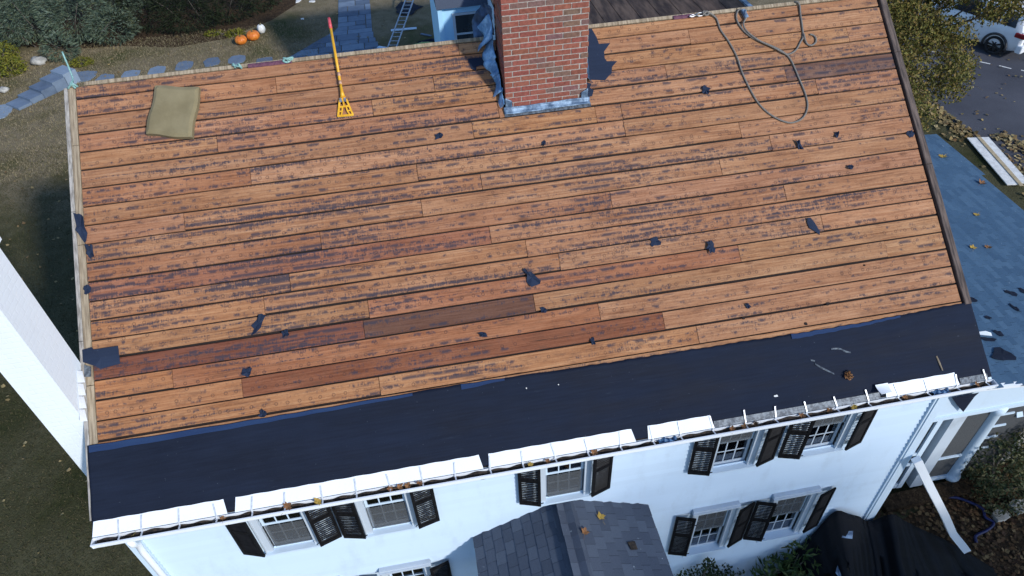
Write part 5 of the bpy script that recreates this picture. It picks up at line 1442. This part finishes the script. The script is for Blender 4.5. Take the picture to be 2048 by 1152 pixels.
for y in (.0, 2.5):
    mb = MB(); pts_ = [(-.045, y + .41 * math.cos(a), .337 + .41 * math.sin(a)) for a in [R(-12) + R(204) * k / 18 for k in range(19)]]
    mb.tube(pts_, .045, 6); mb.build('wheel_arch', 'plastic', car, True)
mb = MB(); mb.box(-.02, 1.68, -.93, -.70, .30, .58); o = mb.build('bumper', 'car_paint', car); bvv = o.modifiers.new('edge', 'BEVEL'); bvv.width = .05; bvv.segments = 3
for x0, x1 in ((-.03, .20), (1.46, 1.69)):
    mb = MB(); mb.box(x0, x1, -.86, -.50, .80, .96); o = mb.build('tail_lamp', 'tail_red', car); bvv = o.modifiers.new('edge', 'BEVEL'); bvv.width = .03; bvv.segments = 2
mb = MB(); mb.box(.22, 1.44, -.83, -.70, .56, 1.5); mb.build('boot_opening', 'plastic', car)
mb = MB(); mb.add([(.18, -.62, 1.60), (1.48, -.62, 1.60), (1.42, -1.42, 1.86), (.24, -1.42, 1.86)], [(0, 1, 2, 3)]); o = mb.build('tailgate', 'car_paint', car); solidify(o, .06)
mb = MB(); mb.box(.30, .75, -.87, -.835, .66, .80); mb.build('number_plate', 'plate', car)
mb = MB(); mb.box(.28, .62, -1.0, -.84, .84, 1.0); mb.build('cargo_box', 'bluetarp', car)
for x in (.25, 1.41):
    mb = MB(); mb.tube([(x, -.2, 1.62), (x, .1, 1.68), (x, 1.3, 1.68), (x, 1.5, 1.60)], .02, 6); mb.build('roof_rail', 'steel', car, True)

# ------------------------------------------------------------------ rear garden
def cone_orient(p, n, rg): return (n[0] + rg.normal() * .35, n[1] - .3 + rg.normal() * .35, n[2] * .5 - .15 + rg.normal() * .3)
shrub('juniper', 'spreading blue-green juniper in the upper left corner', 'shrub', (-9.6, 26.5, 0),
      [(-11.2, 27.4, 1.3, 1.7, 1.5, 1.3), (-9.0, 26.9, 1.2, 1.5, 1.4, 1.2), (-7.6, 26.3, .7, 1.1, .9, .7), (-12.4, 26.9, .9, 1.5, 1.2, .9), (-9.4, 25.2, .5, .7, .6, .6), (-10.8, 29.2, 1.7, 2.0, 1.5, 1.5), (-13.4, 29.5, 1.6, 2, 1.6, 1.6), (-8.0, 28.6, 1.4, 1.4, 1.4, 1.4)],
      20000, .20, 'fol_spruce', 9, .2, cone_orient, 8, .7, None, .15)
shrub('yew_hedge', 'wide dark evergreen hedge behind the orange pumpkins', 'hedge', (-4.0, 28.0, 0),
      [(-6.3, 27.4, 1.0, 1.5, 1.3, 1.1), (-4.6, 26.9, 1.0, 1.5, 1.3, 1.1), (-3.0, 27.5, 1.0, 1.4, 1.2, 1.1), (-1.9, 28.6, .9, 1.1, 1.1, 1.0), (-5.4, 29.8, 1.4, 2.2, 1.6, 1.4), (-2.6, 30.6, 1.3, 1.8, 1.5, 1.2), (-7.2, 30.2, 1.4, 1.6, 1.6, 1.4), (-1.0, 31.0, .9, 1.2, 1.2, 1.0)],
      13000, .19, 'fol_yew', 10, .25, cone_orient, 8, .75, None, .15)
shrub('gold_shrub', 'yellow-green shrub at the left border below the juniper', 'shrub', (-11.6, 24.9, 0),
      [(-11.7, 25.2, .45, .8, .7, .5), (-11.1, 24.3, .3, .7, .6, .35), (-12.6, 24.6, .4, .8, .7, .45)], 1800, .14, 'fol_yellow', 12, .4)
shrub('grass_tuft', 'light green tuft at the foot of the juniper near the roof corner', 'plant', (-8.55, 24.45, 0), [(-8.55, 24.45, .12, .5, .35, .16)], 420, .12, 'fol_yellow', 13, .3)
shrub('bed_plant', 'low green plant beside the pumpkins at the hedge foot', 'plant', (-2.8, 25.7, 0), [(-2.8, 25.7, .12, .45, .3, .16), (-3.7, 26.0, .1, .4, .25, .12)], 420, .11, 'fol_yellow', 14, .4)
shrub('bare_shrub', 'thin bare twiggy shrub at the lower left house corner', 'shrub', (.1, 1.0, 0), [(-.35, 1.1, .55, .5, .5, .5), (.05, .6, .6, .4, .3, .5)], 700, .22, 'fol_twig', 15, .06)
for i, (x, y, s, lab) in enumerate(((-11.7, 23.9, .5, 'larger pale boulder at the left border'), (-10.3, 25.0, .55, 'pale boulder between the gold shrub and the juniper'), (-10.9, 22.8, .35, 'small pale boulder above the stone steps'))):
    mb = MB(); r = random.Random(i + 70); nl, nm = 10, 6; vs = []; fs = []
    for a in range(nm + 1):
        for b in range(nl):
            th_ = math.pi * a / nm; ph = 2 * math.pi * b / nl; k_ = 1 + .18 * math.sin(3 * ph + i) * math.sin(2 * th_) + r.uniform(-.06, .06)
            vs.append((s * .6 * math.sin(th_) * math.cos(ph) * k_, s * .45 * math.sin(th_) * math.sin(ph) * k_, s * .25 + s * .3 * math.cos(th_) * k_))
    for a in range(nm):
        for b in range(nl): fs.append((a * nl + b, a * nl + (b + 1) % nl, (a + 1) * nl + (b + 1) % nl, (a + 1) * nl + b))
    mb.add(vs, fs); o = mb.build('boulder', 'stone', None, True); o.location = (x, y, 0); tag(o, lab, 'boulder', 'pale boulders by the steps')
# stone steps going down to the left
t = thing('stone_steps', 'flight of blue-grey stone steps at the top left roof corner', 'steps', (-9.3, 22.3, 0))
a0 = Vector((-10.15, 21.35, 0)); a1 = Vector((-8.55, 23.2, 0))
d = (a1 - a0).normalized(); w = Vector((-d.y, d.x, 0))
for i in range(5):
    p = a0.lerp(a1, (i + .0) / 5); q = a0.lerp(a1, (i + 1.0) / 5)
    mb = MB(); hh = .10 + .10 * i
    mb.prism([tuple((p - w * .42)[:2]), tuple((q - w * .42 + d * .03)[:2]), tuple((q + w * .35 + d * .03)[:2]), tuple((p + w * .35)[:2])], 0.003, hh)
    mb.build('step', 'bluestone', t, False, t.location)
# pumpkins
def pumpkin(name, loc, r_, mat, label, sq=.78, ribs=10):
    t = thing(name, label, 'pumpkin' if mat == 'pumpkin' else 'gourd', loc)
    mb = MB(); nl, nm = 40, 12; vs = []; fs = []
    for a in range(nm + 1):
        th_ = math.pi * a / nm
        for b in range(nl):
            ph = 2 * math.pi * b / nl; k_ = 1 - .07 * abs(math.sin(ph * ribs / 2)) ** .6
            dip = 1 - .25 * math.exp(-(th_ / .35) ** 2)
            vs.append((r_ * math.sin(th_) * math.cos(ph) * (1.04 - .07 * (1 - abs(math.cos(ph * ribs / 2)))), r_ * math.sin(th_) * math.sin(ph) * (1.04 - .07 * (1 - abs(math.cos(ph * ribs / 2)))), r_ * sq * (1 + math.cos(th_) * dip)))
    for a in range(nm):
        for b in range(nl): fs.append((a * nl + b, (a + 1) * nl + b, (a + 1) * nl + (b + 1) % nl, a * nl + (b + 1) % nl))
    mb.add(vs, fs); mb.build('skin', mat, t, True)
    mb = MB(); mb.tube([(0, 0, r_ * sq * 1.7), (.01, 0, r_ * sq * 2.0), (.04, .02, r_ * sq * 2.15)], [.035, .022, .02], 8); mb.build('stalk', 'stem', t, True)
    return t
pumpkin('pumpkin', (-2.44, 24.78, 0), .235, 'pumpkin', 'orange pumpkin on the left of the pair on the lawn')
pumpkin('pumpkin', (-1.98, 25.05, 0), .26, 'pumpkin', 'larger orange pumpkin on the right of the pair, next to the white gourd')
pumpkin('white_gourd', (-1.70, 25.65, 0), .16, 'gourd', 'upright white gourd beside the orange pumpkins', 1.25, 6)
# ladder lying behind the house
t = thing('ladder', 'aluminium ladder lying behind the ridge, left of the chimney', 'ladder', (4.3, 25.0, 0))
a = Vector((3.55, 22.3, .22)); b = Vector((5.35, 28.9, .95)); d = (b - a).normalized(); w = Vector((d.y, -d.x, 0)).normalized() * .17
for s in (-1, 1):
    mb = MB(); up = Vector((0, 0, .045)); q = w * s; e = w.normalized() * .02
    mb.add([a + q - e, a + q + e, a + q + e + up, a + q - e + up, b + q - e, b + q + e, b + q + e + up, b + q - e + up], [(0, 1, 2, 3), (7, 6, 5, 4), (0, 4, 5, 1), (1, 5, 6, 2), (2, 6, 7, 3), (3, 7, 4, 0)])
    mb.build('rail', 'aluminium', t, False, t.location)
nr = 22
for i in range(nr):
    p = a.lerp(b, (i + .5) / nr) + Vector((0, 0, .022)); mb = MB(); mb.tube([p - w, p + w], .016, 6); mb.build('rung', 'aluminium', t, False, t.location)
# debris behind the house
def slab(name, x, y, wx, wy, rz_, mat, label, cat, z=.02, h=.03, tilt=0):
    mb = MB(); mb.box(-wx / 2, wx / 2, -wy / 2, wy / 2, 0, h); o = mb.build(name, mat); o.location = (x, y, z); o.rotation_euler = (R(tilt), 0, R(rz_)); return tag(o, label, cat)
slab('trim_board', 4.1, 24.4, 1.05, .16, -3, 'white', 'white trim board lying across under the ladder', 'board')
slab('trim_board', 4.95, 23.6, .5, .10, -38, 'bluestone', 'short grey-blue offcut right of the ladder', 'board')
slab('trim_board', 3.3, 22.75, .75, .16, -35, 'white', 'bent white trim board at the ladder foot', 'board')
slab('trim_board', 5.55, 23.45, .45, .08, 35, 'white', 'short white offcut against the corner of the rear block', 'board')
for i, (x, y, w_, h_, lab, mt) in enumerate(((4.35, 26.5, 1.15, 1.5, 'dark torn felt sheet on the grass between path and ladder', 'felt'), (5.1, 23.0, .9, .35, 'crumpled dark felt sheet at the foot of the rear block', 'felt'), (4.75, 22.75, .8, .35, 'crumpled lime-green sheet just behind the ridge', 'lime'))):
    mb = MB(); pl = ragged(w_, h_, 14, 500 + i, .35); n = len(pl); rr_ = random.Random(i + 5)
    mb.add([(0, 0, .10 if i else .04)] + [(a_, b_, rr_.uniform(.01, .06)) for a_, b_ in pl], [(0, 1 + k, 1 + (k + 1) % n) for k in range(n)])
    o = mb.build('sheet_scrap', mt); solidify(o, .004, 0); o.location = (x, y, .012); tag(o, lab, 'sheet scrap')
t = thing('plant_pot', 'brown clay pot by the rear block window', 'pot', (5.95, 13.6, 3.32))
mb = MB(); mb.tube([(0, 0, .0), (0, 0, .22), (0, 0, .23), (0, 0, .28)], [.07, .11, .125, .125], 14); mb.build('pot', 'terracotta', t, True)
mb = MB(); mb.box(-.3, .3, -.12, .30, -.04, -.003); mb.build('bracket_shelf', 'white', t)
for i, (x, y, lab) in enumerate(((-.35, 28.9, 'long white scrap by the hedge near the path'), (.25, 28.6, 'small round white scrap on the grass left of the path'), (-.1, 26.7, 'tiny white paper scrap on the lawn left of the path'))):
    mb = MB(); pl = ragged((.22, .25, .16)[i], (.5, .18, .12)[i], 7, 520 + i, .2); mb.prism(pl, 0, .03); o = mb.build('paper_scrap', 'styro'); o.location = (x, y, .008); o.rotation_euler = (0, 0, R(-20)); tag(o, lab, 'paper scrap')

tt = thing('tall_tree', 'tall thin-crowned tree across the front yard', 'tree', (20.6, -21.0, 0))
leaf_cloud(2000, ellipsoids([(20.8, -20.5, 15.8, 3.0, 2.0, 3.0), (19.0, -21.0, 14.5, 2.0, 1.8, 2.4), (22.5, -20.5, 15.0, 2.0, 1.8, 2.6)], .2), .36, 120, .6, .3).build('crown', 'fol_maple', tt, False, tt.location)
mb = MB(); b0 = Vector((20.6, -21.0, 0))
mb.tube([b0, b0 + Vector((.1, 0, 5)), b0 + Vector((0, .2, 11)), b0 + Vector((.2, .4, 17.5))], [.34, .28, .2, .05], 10)
for e in ((20.8, -20.5, 16.5), (19.0, -21.0, 14.5), (22.5, -20.5, 15.0), (21.5, -21, 13.5), (19.8, -20, 17)):
    p0 = b0 + Vector((.02, .1, 10.5)); mb.tube([p0, p0.lerp(Vector(e), .55) + Vector((0, 0, .3)), Vector(e)], [.12, .07, .02], 7)
mb.build('trunk', 'bark', tt, True, tt.location)
# ------------------------------------------------------------------ trees standing beyond the right front corner; they shade the porch and the bed
for i, (b_, ee, lab) in enumerate((((16.0, -8.2, 0), [(15.2, -7.6, 5.0, 1.7, 1.5, 1.9), (17.2, -7.4, 4.6, 1.7, 1.7, 2.0), (16.2, -8.6, 6.0, 1.6, 1.6, 1.6), (13.8, -7.2, 4.6, 1.2, 1.2, 1.5)], 'broad tree in the front yard off the right house corner'),)):
    tt = thing('yard_tree', lab, 'tree', b_)
    leaf_cloud(5200, ellipsoids(ee, .3), .24, 90 + i, .6, .3).build('crown', 'fol_maple', tt, False, b_)
    mb = MB(); b0 = Vector(b_)
    mb.tube([b0, b0 + Vector((.05, 0, 1.5)), b0 + Vector((0, .1, 3.2)), b0 + Vector((.1, .1, 5.2))], [.24, .2, .16, .06], 10)
    for e in ee:
        p0 = b0 + Vector((.02, .05, 2.4)); mb.tube([p0, p0.lerp(Vector(e[:3]), .55) + Vector((0, 0, .2)), Vector(e[:3])], [.10, .06, .02], 7)
    mb.build('trunk', 'bark', tt, True, b_)

# ------------------------------------------------------------------ grass blades over the lawn near the house and behind it
def grass(name, label, n, xr, yr, seed, h=.06, mt='grass'):
    rg = np.random.default_rng(seed)
    x = rg.uniform(*xr, n); y = rg.uniform(*yr, n)
    a = rg.uniform(0, 2 * np.pi, n); hh = h * rg.uniform(.5, 1.3, n); w = .006 * rg.uniform(.7, 1.5, n)
    lx = rg.normal(0, .6, n) * hh; ly = rg.normal(0, .6, n) * hh
    V = np.empty((n, 3, 3)); V[:, 0] = np.stack([x - np.cos(a) * w, y - np.sin(a) * w, np.zeros(n)], 1)
    V[:, 1] = np.stack([x + np.cos(a) * w, y + np.sin(a) * w, np.zeros(n)], 1); V[:, 2] = np.stack([x + lx, y + ly, hh], 1)
    me = bpy.data.meshes.new(name); me.vertices.add(3 * n); me.vertices.foreach_set('co', V.reshape(-1))
    me.loops.add(3 * n); me.loops.foreach_set('vertex_index', np.arange(3 * n)); me.polygons.add(n)
    me.polygons.foreach_set('loop_start', np.arange(0, 3 * n, 3)); me.polygons.foreach_set('loop_total', np.full(n, 3))
    me.materials.append(MAT[mt]); me.update(calc_edges=True)
    return tag(link(name, me), label, 'grass', None, 'stuff')
MAT['grass'] = mat_foliage('grass_blades', [(.14, .135, .055), (.24, .20, .105), (.33, .265, .165), (.38, .31, .20), (.18, .165, .075)], .8, False)
MAT['grass_dark'] = mat_foliage('shade_tinted_blades', [(.028, .040, .012), (.05, .055, .018), (.085, .072, .034), (.11, .09, .05), (.04, .05, .015)], .8, False)  # dark greens that carry the tree shade on the left lawn
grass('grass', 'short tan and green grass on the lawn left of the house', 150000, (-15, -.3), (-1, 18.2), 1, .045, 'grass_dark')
grass('rear_grass', 'dry tan grass behind the roof ridge', 70000, (-13, 1.3), (16.2, 26.5), 2, .06)
